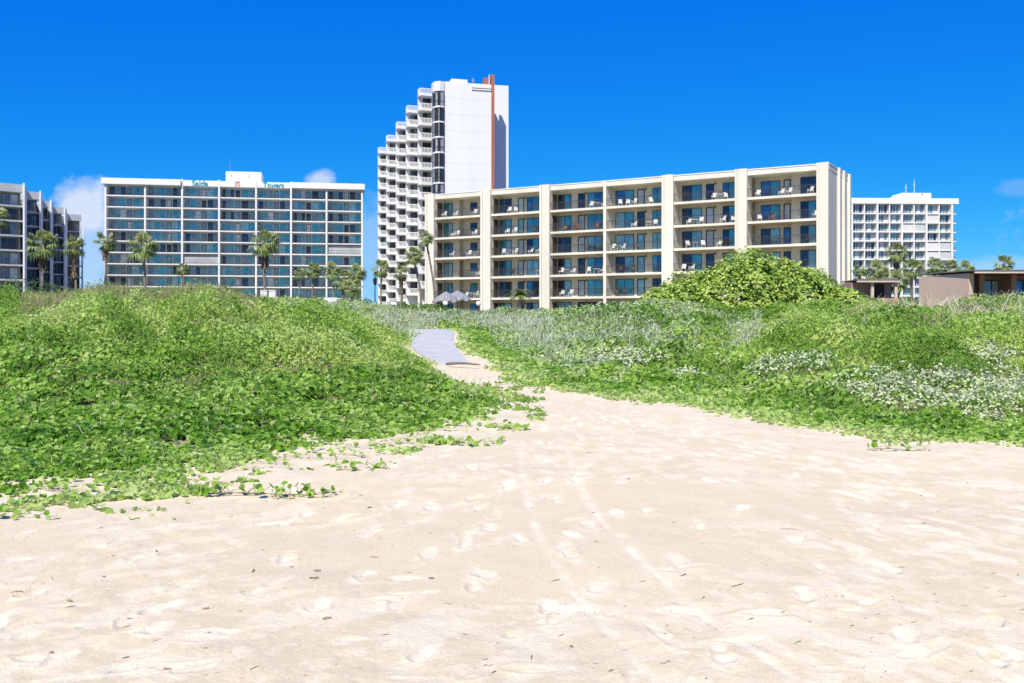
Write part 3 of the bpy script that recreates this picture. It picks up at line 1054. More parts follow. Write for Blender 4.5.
def skirt_mesh(seed, length):
    """dead leaves hanging down against the trunk, unit radius about .3"""
    r = np.random.default_rng(seed)
    V, Fc, T = [], [], []
    for k in range(110):
        az = r.uniform(0, 6.28); h = -r.random() * length
        rad = .10 + .12 * r.random()
        c = np.array([math.cos(az) * rad, math.sin(az) * rad, h])
        s = np.array([-math.sin(az), math.cos(az), 0]) * r.uniform(.05, .1)
        e = c + np.array([math.cos(az) * .12 * r.random() + .03, math.sin(az) * .12 * r.random(), -r.uniform(.2, .45)])
        i0 = len(V)
        V += [c - s * .3, c + s * .3, e + s, e - s]
        Fc.append((i0, i0 + 1, i0 + 2, i0 + 3)); T.append(r.random())
    return np_mesh('dead_fronds', np.array(V), np.array(Fc), M['skirt'], np.array(T))


SKIRTS = [skirt_mesh(5, .7), skirt_mesh(6, 1.4), skirt_mesh(7, 2.6)]


def palm(x, y, w, d, label, lean=0., var=0, skirt=0, thick=.17, squash=1.):
    X = (x - CX) / F * d
    top = EYE + (HZ - y) / F * d
    bx = X + lean
    b = gz(bx, d)
    t = thing('palm_tree', label, 'palm tree', (bx, d, b), 0, 'fan palms around the buildings')
    H = top - b
    mb = MB()
    pts = [(-lean * (s ** 1.6) + .12 * math.sin(s * 5 + x) * min(H / 8, 1), .1 * math.sin(s * 4 + x), H * s - (.3 if s == 0 else 0)) for s in np.linspace(0, 1, 10)]
    rad = [thick * (1.35 - .45 * min(1, s * 3) + .03 * math.sin(s * 40)) for s in np.linspace(0, 1, 10)]
    mb.tube(pts, rad, 8)
    mb.build('trunk', M['trunk'], t)
    sc = w / F * d * .5 / .92
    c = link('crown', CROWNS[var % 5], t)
    c.location = pts[-1]
    c.scale = (sc, sc, sc * squash)
    c.rotation_euler = (0, .08, ((x * 37) % 60 - 30) / 57)
    if skirt:
        s = link('dead_fronds', SKIRTS[skirt - 1], t)
        s.location = pts[-1]
        s.scale = (sc * .9,) * 3
    return t


PALMS = [
    (42, 244, 34, 140, 'leftmost full palm with a shaggy trunk before the leftmost building', 0, 0, 2, .22),
    (75, 246, 24, 150, 'palm with a thick shaggy trunk at the right end of the leftmost building', 0, 1, 3, .22),
    (105, 241, 24, 155, 'slim palm at the left corner of the seven-bay block', 0, 4, 2, .2),
    (144, 246, 32, 140, 'wide windblown palm before the second bay of the seven-bay block', 0, 2, 0, .24),
    (183, 269, 14, 150, 'tiny palm top peeping over the crest before the seven-bay block', 0, 3, 0, .14),
    (265, 243, 32, 120, 'tall windblown palm before the middle of the seven-bay block', 0, 0, 2, .19),
    (299, 274, 15, 128, 'small palm, leftmost of the group under the right bays of the seven-bay block', 0, 1, 0, .12),
    (314, 270, 18, 126, 'slim pale palm second from left in the group under the right bays', -.4, 3, 0, .13),
    (332, 270, 20, 124, 'slim palm just left of the dense palm cluster', .2, 2, 0, .13),
    (343, 279, 24, 122, 'low palm at the left of the dense cluster beside the blue gap', 0, 0, 1, .18),
    (356, 273, 22, 126, 'tallest palm of the dense cluster beside the blue gap', 0, 2, 1, .18),
    (352, 287, 22, 118, 'lowest palm at the front of the dense cluster', 0, 4, 0, .18),
    (380, 268, 20, 128, 'slim palm at the left edge of the white tower', .3, 3, 0, .12),
    (401, 272, 17, 120, 'short palm with a fat shaggy trunk before the white tower', 0, 1, 3, .20),
    (414, 256, 22, 118, 'palm with a bent trunk before the white tower', .9, 0, 0, .16),
    (427, 238, 17, 116, 'tallest leaning palm beside the left pillar of the cream block', .9, 2, 1, .13),
    (897, 253, 24, 125, 'tall palm before the white grid block on the right', 0, 0, 2, .22),
    (876, 270, 24, 120, 'leafy palm between the cream block and the tall right palm', 0, 2, 0, .2),
    (860, 271, 16, 118, 'small palm pressed beside the end wall of the cream block', 0, 4, 0, .16),
    (912, 269, 26, 116, 'broad palm just right of the tall right palm', 0, 1, 0, .2),
    (934, 266, 20, 118, 'palm showing over the left end of the big brown building', 0, 3, 0, .18),
    (950, 268, 20, 124, 'palm behind the brown roof, second from the left there', 0, 0, 0, .18),
    (965, 269, 20, 128, 'pale palm behind the brown roof, next to the open sky', 0, 2, 0, .18),
    (1004, 264, 22, 105, 'lone round palm above the roof at the right picture edge', 0, 3, 0, .2),
    (897, 281, 26, 76, 'low bushy palm in the gap between the two brown buildings', 0, 2, 1, .18),
    (882, 277, 20, 88, 'short palm leaning over the small brown bungalow', 0, 0, 0, .16),
    (-4, 217, 26, 110, 'palm at the left picture edge showing only its frond tips', 0, 1, 1, .2),
]
for p in PALMS:
    palm(*p)


def feather_palm(x, y, d, label):
    X = (x - CX) / F * d
    top = EYE + (HZ - y) / F * d
    b = gz(X, d)
    t = thing('date_palm', label, 'palm tree', (X, d, b))
    mb = MB()
    H = max(top - b - .6, .8)
    mb.tube([(0, 0, -.2), (0, 0, H * .5), (.03, 0, H)], [.2, .17, .15], 8)
    mb.build('trunk', M['trunk'], t)
    V, Fc, T = [], [], []
    r = np.random.default_rng(3)
    for k in range(34):
        az = k * 2.4; el = r.uniform(.1, 1.35)
        L = r.uniform(1.1, 1.5)
        prev = np.array([0, 0, H])
        for s in range(1, 9):
            q = s / 8
            e2 = el - 1.2 * q ** 1.5
            cur = prev + np.array([math.cos(az) * math.cos(e2), math.sin(az) * math.cos(e2), math.sin(e2)]) * L / 8
            dr = cur - prev
            for sg in (-1, 1):
                sd_ = np.array([-math.sin(az), math.cos(az), 0]) * sg
                tip = cur + sd_ * .38 * (1 - .6 * abs(q - .45)) + dr * 1.5 - np.array([0, 0, .06])
                i0 = len(V)
                V += [prev, cur, tip, tip - dr * .15]
                Fc.append((i0, i0 + 1, i0 + 2, i0 + 3)); T.append(np.clip(.3 + r.normal(0, .15), 0, 1))
            prev = cur
    link('crown', np_mesh('crown', np.array(V), np.array(Fc), M['palm'], np.array(T)), t)


feather_palm(520, 290, 96, 'small feathery date palm before the second bay of the cream block')


# ------------------------------------------------------------------ windows and doors
def window_at(parent, x0, x1, y, z0, z1, gl, mull=1, fm=None, fw=.06, depth=.08, name='window'):
    """frame standing proud of a wall at local depth y (facing -y), panes just behind it; gl = material per pane"""
    fr = MB()
    fr.box(x0, x1, y - depth, y, z1 - fw, z1)
    fr.box(x0, x1, y - depth, y, z0, z0 + fw)
    fr.box(x0, x0 + fw, y - depth, y, z0 + fw, z1 - fw)
    fr.box(x1 - fw, x1, y - depth, y, z0 + fw, z1 - fw)
    n = mull + 1
    for k in range(1, n):
        xm = x0 + (x1 - x0) * k / n
        fr.box(xm - fw / 2, xm + fw / 2, y - depth, y, z0 + fw, z1 - fw)
    o = fr.build(name, fm or M['dark_frame'], parent)
    pb = MB()
    mats = list(dict.fromkeys(gl))
    for k in range(n):
        a, b = x0 + (x1 - x0) * k / n, x0 + (x1 - x0) * (k + 1) / n
        pb.box(a + fw * .5, b - fw * .5, y - depth * .55, y - depth * .3, z0 + fw * .5, z1 - fw * .5, mats.index(gl[k % len(gl)]))
    pb.build('pane', [M[g] for g in mats], o)
    return o


def door_at(parent, x0, x1, y, z0, z1, gl, fm=None):
    fr = MB()
    w = .11
    fr.box(x0, x0 + w, y - .07, y, z0, z1)
    fr.box(x1 - w, x1, y - .07, y, z0, z1)
    fr.box(x0 + w, x1 - w, y - .07, y, z1 - w, z1)
    fr.box(x0 + w, x1 - w, y - .07, y, z0, z0 + .22)
    o = fr.build('door', fm or M['dark_frame'], parent)
    pb = MB()
    pb.box(x0 + w * .6, x1 - w * .6, y - .045, y - .02, z0 + .2, z1 - w * .6)
    pb.build('pane', M[gl], o)
    return o


def railing(parent, x0, x1, y, z, h=1.05, step=.13, mat=None, bar=.022, posts=True, name='railing'):
    mb = MB()
    mb.box(x0, x1, y - .025, y + .025, z + h - .05, z + h)
    mb.box(x0, x1, y - .02, y + .02, z + .08, z + .12)
    n = max(int((x1 - x0) / step), 2)
    for k in range(n + 1):
        x = x0 + (x1 - x0 - bar) * k / n
        mb.box(x, x + bar, y - .011, y + .011, z + .12, z + h - .05)
    return mb.build(name, mat or M['rail'], parent)


# ------------------------------------------------------------------ cream balcony block (centre)
A = Vector((-12.4, 138.0)); B = Vector((36.0, 109.7))
ux = (B - A).normalized()
CREAM_RZ = math.atan2(ux.y, ux.x)


def along(x, origin=A, u=ux):
    """metres along a façade at which image column x meets it"""
    k = (x - CX) / F
    return (k * origin.y - origin.x) / (u.x - k * u.y)


cream = thing('apartment_block', 'six-storey cream apartment block with open balconies and thick pillars', 'building', (A.x, A.y, 0), CREAM_RZ)
PIL = [(426.2, 435), (481.5, 491.5), (540.5, 550.5), (603.6, 606.4), (662.5, 674), (735.5, 747.5), (817, 829)]
PX = [(along(a), along(b)) for a, b in PIL]
TOP, ROOFB = 19.45, 18.72
FLOORS = [16.1, 13.25, 10.4, 7.55, 4.65, 1.75]
ORD = ['top', 'fifth', 'fourth', 'third', 'second', 'ground']
DEPTH = 1.95
L0, L1 = PX[0][0], PX[-1][1]
DW = 11.6
# body
mb = MB()
mb.box(L0 + .05, L1 - .05, DEPTH + 1.3, DW, .9, TOP - .3)
mb.build('wall', M['cream_wall'], cream)
mb = MB()
mb.box(L0 - .05, L1 + .02, .02, DW, ROOFB, TOP - .12)
mb.build('roof', M['cream'], cream)
mb = MB()
mb.box(L0 - .12, L1 + .06, -.04, DW + .05, TOP - .12, TOP)
mb.build('roof_coping', M['white'], cream)
# pillars: two ribs with a shallow groove between
for k, (a, b) in enumerate(PX):
    mb = MB()
    if b - a > .7:
        g = .05
        s = a + (b - a) * .24
        mb.box(a, s - g, -.32, DEPTH, .8, TOP + .06)
        mb.box(s - g, s + g, -.2, DEPTH, .8, TOP + .02)
        mb.box(s + g, b, -.34, DEPTH, .8, TOP + .06)
    else:
        mb.box(a, b, -.12, DEPTH, .8, TOP - .13)
    mb.build('pillar', M['cream'], cream)
# end wall with upright fins
mb = MB()
mb.box(L1 - .28, L1 - .02, DEPTH + .003, DW, .9, TOP - .13)
mb.build('end_wall', M['cream'], cream)
for y in (4.5, 7.2, 10.3):
    mb = MB()
    mb.box(L1 - .02, L1 + .30, y, y + .75, .9, TOP + .05)
    mb.build('fin', M['cream'], cream)
CL = Vector((0, 0)) - A
CL = Vector((CL.dot(ux), CL.dot(Vector((-ux.y, ux.x)))))      # the viewer in the façade's own frame


def bw(xf, depth):
    """façade-line position seen at xf, carried back to a wall at the given depth"""
    return CL.x + (xf - CL.x) * (depth - CL.y) / (-CL.y)


LAY = {
    0: dict(slit=(.04, .13), win=[(.20, .39, 1)], door=None, back=(.53, 1.0), bwin=[(.77, .91, 0)]),
    1: dict(slit=(.03, .12), win=[(.17, .42, 1), (.73, .97, 1)], door=(.55, .67)),
    2: dict(slit=(.03, .10), win=[(.15, .40, 1), (.71, .98, 1)], door=(.53, .66)),
    3: dict(slit=None, win=[(.17, .50, 1), (.83, .995, 1)], door=(.56, .69)),
    4: dict(slit=None, win=[(.14, .46, 1), (.80, .99, 1)], door=(.53, .66)),
    5: dict(slit=None, win=[(.77, .99, 1)], door=None, back=(0.0, .64), bwin=[(.20, .48, 1)], bdoor=(.53, .63)),
}
PANES = [['g_teal', 'g_cyan'], ['g_navy', 'g_teal'], ['g_blue', 'g_teal'], ['g_navy', 'g_cyan'], ['g_cyan', 'g_teal'], ['g_blue', 'g_navy'], ['g_teal', 'g_teal'], ['g_cyan', 'g_cyan'], ['g_navy', 'g_navy'], ['g_teal', 'g_blue']]
for fi, z in enumerate(FLOORS):
    ceil = ROOFB if fi == 0 else FLOORS[fi - 1] - .30
    for b in range(6):
        x0, x1 = PX[b][1], PX[b + 1][0]
        W = x1 - x0
        lay = LAY[b]
        rr = random.Random(fi * 31 + b * 7)
        if fi < 5:
            s = MB()
            s.box(x0, x1, -.02, DEPTH + 1.3, z - .28, z)
            sl = s.build('balcony_slab', M['cream'], cream)
            s = MB()
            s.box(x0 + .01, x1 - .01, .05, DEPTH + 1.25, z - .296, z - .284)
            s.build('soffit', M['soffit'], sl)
            railing(cream, x0, x1, .06, z)
        wl = MB()
        bk = lay.get('back')
        segs = [(0, 1, 0)] if not bk else ([(0, bk[0], 0), (bk[0], 1, 1)] if bk[0] > 0 else [(0, bk[1], 1), (bk[1], 1, 0)])
        for (a, c, deep) in segs:
            y = DEPTH + (1.0 if deep else 0)
            a = a if a in (0, 1) else (bw(x0 + W * a, DEPTH) - x0) / W
            c = c if c in (0, 1) else (bw(x0 + W * c, DEPTH) - x0) / W
            wl.box(x0 + W * a, x0 + W * c, y, DEPTH + 1.3, z, ceil)
        if bk:
            xs = bw(x0 + W * (bk[0] if bk[0] > 0 else bk[1]), DEPTH)
            sgn = -1 if bk[0] > 0 else 0
            wl.box(xs + sgn * .16, xs + (sgn + 1) * .16, DEPTH + .003, DEPTH + 1.0, z, ceil)
        wl.build('balcony_wall', M['cream_wall'], cream)
        yf, yb_ = DEPTH - .002, DEPTH + .998
        if lay.get('slit'):
            a, c = lay['slit']
            m_ = MB()
            m_.box(x0 + .002, x0 + .05, .55, 1.75, z + .02, z + 2.2)
            for q in range(14):
                m_.box(x0 + .05, x0 + .075, .6, 1.7, z + .1 + q * .15, z + .19 + q * .15)
            m_.build('louvre_door', M['wood_brown'], cream)
        for wi, (a, c, mu) in enumerate(lay['win']):
            gl = rr.choice(PANES)
            hi = z + 2.2
            window_at(cream, max(bw(x0 + W * a, yf), x0 + .06), min(bw(x0 + W * c, yf), x1 - .06), yf, z + .05, hi, gl, mu)
        for (a, c, mu) in lay.get('bwin', []):
            gl = rr.choice(PANES[:4])
            window_at(cream, bw(x0 + W * a, yb_), min(bw(x0 + W * c, yb_), x1 - .06), yb_, z + (1.0 if mu == 0 else .05), z + 2.15, gl, mu)
        for key, y in (('door', yf), ('bdoor', yb_)):
            if lay.get(key):
                a, c = lay[key]
                a, c = (bw(x0 + W * a, y) - x0) / W, (bw(x0 + W * c, y) - x0) / W
                door_at(cream, x0 + W * a, x0 + W * c, y, z + .01, z + 2.2, rr.choice(['g_cyan', 'g_curtain', 'g_blue', 'g_curtain', 'g_navy']))
                l_ = MB()
                l_.box(x0 + W * c + .12, x0 + W * c + .24, y - .14, y, z + 2.05, z + 2.3)
                l_.build('wall_lamp', M['black_metal'], cream)


# balcony furniture
def chair_mesh(mat, lounge=False):
    mb = MB()
    h = .40
    for x in (-.24, .21):
        for y in (-.22, .2):
            mb.box(x, x + .04, y, y + .04, 0, h)
        mb.box(x - .01, x + .05, -.24, .26, h + .2, h + .24)
        mb.box(x, x + .04, -.22, -.18, h, h + .2)
    mb.box(-.26, .26, -.26, .24, h, h + .05)
    for k in range(5):
        x = -.22 + k * .095
        mb.face([(x, .22, h + .05), (x + .07, .22, h + .05), (x + .07, .34, h + .52), (x, .34, h + .52)])
        mb.face([(x, .25, h + .05), (x, .37, h + .52), (x + .07, .37, h + .52), (x + .07, .25, h + .05)])
    mb.box(-.25, .25, .32, .38, h + .5, h + .58)
    return mb.mesh('balcony_chair', mat)


def table_mesh(mat):
    mb = MB()
    n = 14
    mb.prism([(.5 * math.cos(6.283 * k / n), .5 * math.sin(6.283 * k / n)) for k in range(n)], .68, .72)
    for k in range(4):
        a = .785 + 1.5708 * k
        mb.tube([(.42 * math.cos(a), .42 * math.sin(a), 0), (.25 * math.cos(a), .25 * math.sin(a), .68)], [.025, .025], 5)
    return mb.mesh('balcony_table', mat)


CH = {'white': chair_mesh(M['plastic_white']), 'dark': chair_mesh(M['dark_plastic']), 'reddish': chair_mesh(M['wood_chair'])}
TB = {'white': table_mesh(M['plastic_white']), 'dark': table_mesh(M['dark_plastic']), 'reddish': table_mesh(M['wood_chair'])}
BAY = ['first', 'second', 'third', 'fourth', 'fifth', 'sixth']


def furn(b, fi, items):
    """items: (kind, colour, fraction along the bay)"""
    x0, x1 = PX[b][1], PX[b + 1][0]
    count = {}
    for it in items:
        count[it[:2]] = count.get(it[:2], 0) + 1
    seen = {}
    for kind, colr, fx in items:
        n = count[(kind, colr)]
        seen[(kind, colr)] = i = seen.get((kind, colr), 0) + 1
        posn = {1: '', 2: ['left of two, ', 'right of two, '][i - 1] if n == 2 else '', }.get(n, '')
        if n == 3:
            posn = ['left of three, ', 'middle of three, ', 'right of three, '][i - 1]
        if n == 4:
            posn = ['leftmost of four, ', 'second of four, ', 'third of four, ', 'rightmost of four, '][i - 1]
        lab = f"{colr} {kind}, {posn}{ORD[fi]}-floor balcony, {BAY[b]} bay of the cream block"
        o = link('balcony_' + kind, (CH if kind == 'chair' else TB)[colr])
        loc = Vector((x0 + (x1 - x0) * fx, .75 + .35 * ((i * 7 + fi) % 3) / 2, FLOORS[fi] + .002))
        o.location = Matrix.Translation((A.x, A.y, 0)) @ Matrix.Rotation(CREAM_RZ, 4, 'Z') @ loc
        o.rotation_euler = (0, 0, CREAM_RZ + random.uniform(-.6, .6) + (0 if kind == 'chair' else 0))
        tag(o, lab, kind, f'{kind}s on the balconies of the cream block')


c, t = 'chair', 'table'
w, dk, rd = 'white', 'dark', 'reddish'
FURN = {
    (0, 0): [(c, w, .12), (c, w, .35), (c, w, .8)], (0, 1): [(c, w, .3), (c, w, .42), (c, w, .78)], (0, 2): [(c, w, .3), (c, w, .66), (t, w, .82), (c, w, .95)],
    (0, 3): [(c, w, .85)], (0, 4): [(c, dk, .3), (c, w, .58), (t, w, .72), (c, w, .82), (c, w, .93)],
    (1, 0): [(c, w, .3), (c, w, .42)], (1, 1): [(c, w, .25), (c, w, .42), (c, dk, .8)], (1, 2): [(t, w, .3), (c, w, .2), (c, w, .42), (c, w, .72), (c, w, .9)],
    (1, 3): [(c, dk, .35), (t, w, .9)], (1, 4): [(c, dk, .75)],
    (2, 0): [(t, w, .82), (c, w, .72), (c, w, .94)], (2, 1): [(c, rd, .2), (t, dk, .38), (c, rd, .45), (c, rd, .8)], (2, 2): [(t, dk, .75), (c, dk, .66), (c, dk, .86)],
    (2, 3): [(t, w, .25), (c, w, .15), (c, w, .36), (t, w, .8), (c, w, .68), (c, w, .92)], (2, 4): [(c, w, .15), (c, w, .34)],
    (3, 0): [(c, w, .2), (c, w, .33), (c, w, .46), (c, w, .75)], (3, 1): [(c, w, .44), (t, w, .72), (c, w, .84)], (3, 2): [(t, w, .16), (c, w, .08), (c, w, .24), (c, dk, .5)],
    (3, 3): [(t, dk, .3), (c, dk, .2), (c, dk, .42), (t, dk, .9)], (3, 4): [(c, dk, .12), (c, dk, .28)],
    (4, 0): [(c, w, .62), (t, w, .72), (c, w, .8)], (4, 1): [(t, w, .3), (c, w, .2), (c, w, .42), (c, w, .76), (c, w, .92)], (4, 2): [(t, w, .32), (c, w, .2), (c, w, .44), (t, dk, .8), (c, w, .7)],
    (4, 3): [(c, w, .12), (c, w, .24)],
    (5, 0): [(c, w, .12), (c, w, .46), (c, w, .58), (c, w, .88)], (5, 1): [(c, w, .14), (c, rd, .32), (c, w, .95)], (5, 2): [(t, dk, .5), (c, dk, .38), (c, dk, .82)],
}
for (b, fi), items in FURN.items():
    furn(b, fi, items)

# ------------------------------------------------------------------ seven-bay block on the left ("Saida Towers")
SA = Vector(((102 - CX) / F * 246, 246.0)); su = Vector((.985, .175)).normalized()
S_RZ = math.atan2(su.y, su.x)
saida = thing('apartment_block', 'long white-framed block of seven glazed bays with teal name letters', 'building', (SA.x, SA.y, 0), S_RZ)
sx = lambda x: along(x, SA, su)
SP = [sx(v) for v in (105.5, 145, 182, 219, 256, 291, 326.5, 362)]
SZ = [33.5 - 2.9 * k for k in range(12)]
DS = 2.1
mb = MB(); mb.box(SP[0], SP[-1], DS + .3, 16, .8, 36.4); mb.build('wall', M['grey_wall'], saida)
for i, x in enumerate(SP):
    hi = 37.95 if i in (2, 3, 4, 5) else 36.1
    mb = MB(); mb.box(x - .21, x + .21, -.12, DS + .3, .8, hi); mb.build('pillar', M['white'], saida)
# roof band: projecting over the outer bays, flush in the middle
mb = MB(); mb.box(SP[0] - .9, SP[2] - .26, -.75, 16.2, 36.25, 37.75); mb.build('roof_band', M['white'], saida)
mb = MB(); mb.box(SP[2] - .26, SP[5] + .26, .02, 16.2, 36.25, 37.7); mb.build('roof_band', M['white'], saida)
mb = MB(); mb.box(SP[5] + .26, SP[7] + .7, -.75, 16.2, 36.25, 37.75); mb.build('roof_band', M['white'], saida)
mb = MB(); mb.box(sx(224.5), sx(260.5), 3.0, 11, 37.8, 40.7); mb.build('penthouse', M['white'], saida)
mb = MB(); mb.box(sx(224.5) + 1.2, sx(224.5) + 1.5, 2.93, 3.0, 39.2, 39.9); mb.box(sx(260.5) - 3.4, sx(260.5) - 3.0, 2.93, 3.0, 39.0, 39.9); mb.build('vent', M['grey_wall'], saida)
mb = MB(); mb.tube([(sx(228), 5, 40.6), (sx(228), 5, 44.2)], [.07, .04], 5); mb.build('antenna', M['metal'], saida)
GL7 = [['g_tealgrey', 'g_teal', 'g_tealgrey'], ['g_slate', 'g_tealgrey', 'g_teal'], ['g_teal', 'g_tealgrey', 'g_slate'], ['g_navy', 'g_slate', 'g_tealgrey'], ['g_dark', 'g_slate', 'g_navy'], ['g_cyan', 'g_teal', 'g_tealgrey'], ['g_tealgrey', 'g_tealgrey', 'g_curtain']]
for b in range(7):
    for k, z in enumerate(SZ):
        x0, x1 = SP[b] + .21, SP[b + 1] - .21
        W = x1 - x0
        rr = random.Random(b * 100 + k)
        ce = 36.1 if k == 0 else SZ[k - 1] - .34
        s = MB(); s.box(x0, x1, -.1, DS + .3, z - .27, z); s.build('balcony_slab', M['white'], saida)
        railing(saida, x0, x1, -.02, z, 1.05, .28, None, .03)
        yw = DS + .298
        gl = rr.choice(GL7)
        dark_bay = b in (0, 6) and rr.random() < .5
        if dark_bay:
            gl = rr.choice(GL7[3:5])
        if (b, k) in ((2, 6), (6, 5)):
            # storm shutters drawn across the whole opening
            s = MB()
            n = 22
            for q in range(n):
                s.box(x0 + W * q / n + .02, x0 + W * (q + 1) / n - .02, .5, .56, z + .02, ce - .05)
            sh = s.build('shutter', M['grey_wall'], saida); sh['label'] = 'closed grey storm shutters across the balcony'
        d0 = .50 if b % 2 == 0 else .42
        if b == 1:
            d0 = .55
        window_at(saida, x0 + W * .03, x0 + W * (d0 - .03), yw, z + .05, ce - .18, gl, 2, M['fascia_grey'])
        door_at(saida, x0 + W * d0, x0 + W * d0 + 1.15, yw, z + .01, z + 2.2, rr.choice(['g_slate', 'g_curtain', 'g_dark', 'g_tealgrey', 'g_tealgrey']))
        gl2 = rr.choice(GL7[:6])
        s = MB()
        xa, xb = x0 + W * d0 + 1.5, x0 + W * .98
        n = 2
        mats = [M[g] for g in dict.fromkeys(gl2[:2])]
        s.box(xa, (xa + xb) / 2 - .03, yw - .05, yw, z + .08, ce - .2, 0)
        s.box((xa + xb) / 2 + .03, xb, yw - .05, yw, z + .08, ce - .2, len(mats) - 1)
        s.build('glazed_panel', mats, saida)


def letters(txt, size, x, y, z, parent, mat, name):
    cu = bpy.data.curves.new('lettering', 'FONT')
    cu.body = txt
    cu.size = size
    cu.extrude = .06
    cu.offset = .025
    cu.align_x = 'CENTER'
    tmp = bpy.data.objects.new('tmp', cu)
    COL.objects.link(tmp)
    dg = bpy.context.evaluated_depsgraph_get()
    me = bpy.data.meshes.new_from_object(tmp.evaluated_get(dg))
    bpy.data.objects.remove(tmp)
    me.materials.clear(); me.materials.append(mat)
    o = link(name, me, parent)
    o.location = (x, y, z)
    o.rotation_euler = (math.radians(90), 0, 0)
    return o


o = letters('Saida', 2.15, (sx(191) + sx(209)) / 2, -.06, 36.25, saida, M['teal_paint'], 'lettering')
o.scale = (.92, 1, 1)
o = letters('Towers', 2.0, (sx(263) + sx(284)) / 2, -.06, 36.3, saida, M['teal_paint'], 'lettering')
o.scale = (.85, 1, 1)
mb = MB()
xe = sx(237.5)
for k in range(2):
    w_ = .62 - .3 * k
    y_ = (-.08, .015)
    z0_, z1_ = 36.3 + .25 * k, 37.7 - .25 * k
    mb.box(xe - w_, xe - w_ + .13, *y_, z0_, z1_); mb.box(xe + w_ - .13, xe + w_, *y_, z0_, z1_)
    mb.box(xe - w_ + .13, xe + w_ - .13, *y_, z1_ - .13, z1_)
    if k:
        mb.box(xe - w_ + .13, xe + w_ - .13, *y_, z0_, z0_ + .13)
mb.build('emblem', M['salmon_paint'], saida)

# ------------------------------------------------------------------ white stepped tower
TD = 184.0
T0 = Vector(((444 - CX) / F * TD, TD)); tu = Vector((.963, .271)).normalized(); tv = Vector((-tu.y, tu.x))
T_RZ = math.atan2(tu.y, tu.x)
tower = thing('apartment_tower', 'tall white tower with stepped balconies and a blank sunlit face', 'building', (T0.x, T0.y, 0), T_RZ)
tx = lambda x, setback=0.: along(x, T0 + tv * setback, tu)
TT = 47.0
wR, wP = tx(491.3), tx(494.0)
mb = MB(); mb.prism([(0, 0), (wR, 0), (wR, 62), (2.0, 62)], .8, TT); mb.build('wall', M['white'], tower)
mb = MB(); mb.box(wR + .002, tx(508.5, 5.6), 5.6, 60, .8, TT + 1.4); mb.build('rear_wall', M['white'], tower)
# faint pour joints on the blank face
mb = MB()
for k in range(1, 15):
    mb.box(.02, wR - .02, -.012, 0, 3.1 * k + .5, 3.1 * k + .54)
mb.build('pour_joint', M['offwhite'], tower)
# red stair-pipe on the corner
mb = MB(); mb.box(wR + .006, wP, -.35, 1.1, .8, TT + 1.9)
mb.build('red_column', M['pipe_red'], tower)
mb = MB(); mb.box(wR - 1.3, wR - .35, .5, 1.6, TT, TT + 1.4); mb.build('roof_vent', M['pipe_red'], tower)
mb = MB(); mb.box(wR - .5, wR - .36, -.1, .05, TT - .4, TT + 1.9); mb.build('vent_pipe', M['white'], tower)
mb = MB(); mb.box(tx(471.5), wR - .05, -.25, -.013, TT - .85, TT - .6); mb.box(tx(471.5), wR - .05, -.18, -.013, TT - 1.25, TT - 1.0); mb.build('roof_ledge', M['offwhite'], tower)
mb = MB(); mb.box(tx(452), tx(468), .5, 4, TT, TT + .75); mb.build('roof_box', M['white'], tower)
mb = MB()
xm = tx(476)
mb.tube([(xm, 2.5, TT), (xm, 2.5, TT + 1.9)], [.06, .04], 5)
mb.box(xm - .25, xm + .25, 2.45, 2.55, TT + 1.0, TT + 1.5)
mb.build('antenna', M['metal'], tower)
# bay of curved dark windows left of the blank face
PITCH = 2.9
nb = 15
bx0, bx1 = tx(433.2, .6), -.01
arc = [(bx1, -.25), (bx1 - .9, -.55), (bx0 + .75, -.35), (bx0 + .25, .1), (bx0, .9)]
outline = arc[::-1] + [(bx1, 2.5), (bx0, 2.5)]
core = [(p[0] + (.12 if i > 1 else 0), p[1] + .25) for i, p in enumerate(arc[::-1])] + [(bx1, 2.5), (bx0 + .12, 2.5)]
outline = arc[::-1] + [(bx1, 2.5), (bx0, 2.5)]
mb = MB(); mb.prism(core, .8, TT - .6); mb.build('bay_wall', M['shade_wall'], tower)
mb = MB(); mb.prism(outline, TT - 1.9, TT - .1); mb.build('bay_parapet', M['white'], tower)
for k in range(nb):
    z = TT - 1.9 - PITCH * (k + 1) + .05
    mb = MB(); mb.prism([(p[0], p[1]) for p in outline], z - .28, z + .02); mb.build('bay_ledge', M['white'], tower)
    fr = MB(); pn = MB()
    zz0, zz1 = z + .05, z + PITCH - .35
    P_ = arc
    for i in range(len(P_) - 1):
        a, b_ = Vector(P_[i]) + Vector((0, .12)), Vector(P_[i + 1]) + Vector((.03, .12))
        pn.face([(*b_, zz0), (*a, zz0), (*a, zz1), (*b_, zz1)], i % 2)
        n_ = Vector((b_.y - a.y, -(b_.x - a.x)))
        n_ = n_.normalized() * .03 if n_.length else n_
        if n_.y > 0:
            n_ = -n_
        for q, wd_ in ((a, .07), (b_, .07)):
            fr.box(q.x - wd_, q.x + wd_, q.y - .08, q.y + .02, zz0, zz1)
        m0, m1 = a.lerp(b_, .0), a.lerp(b_, 1.)
        fr.face([(m1.x + n_.x, m1.y + n_.y, z + .85), (m0.x + n_.x, m0.y + n_.y, z + .85), (m0.x + n_.x, m0.y + n_.y, z + .95), (m1.x + n_.x, m1.y + n_.y, z + .95)])
    wo = fr.build('bay_window', M['dark_frame'], tower)
    pn.build('pane', [M['g_dark'], M['g_curtain2']] if k % 3 else [M['g_curtain2'], M['g_dark']], wo)

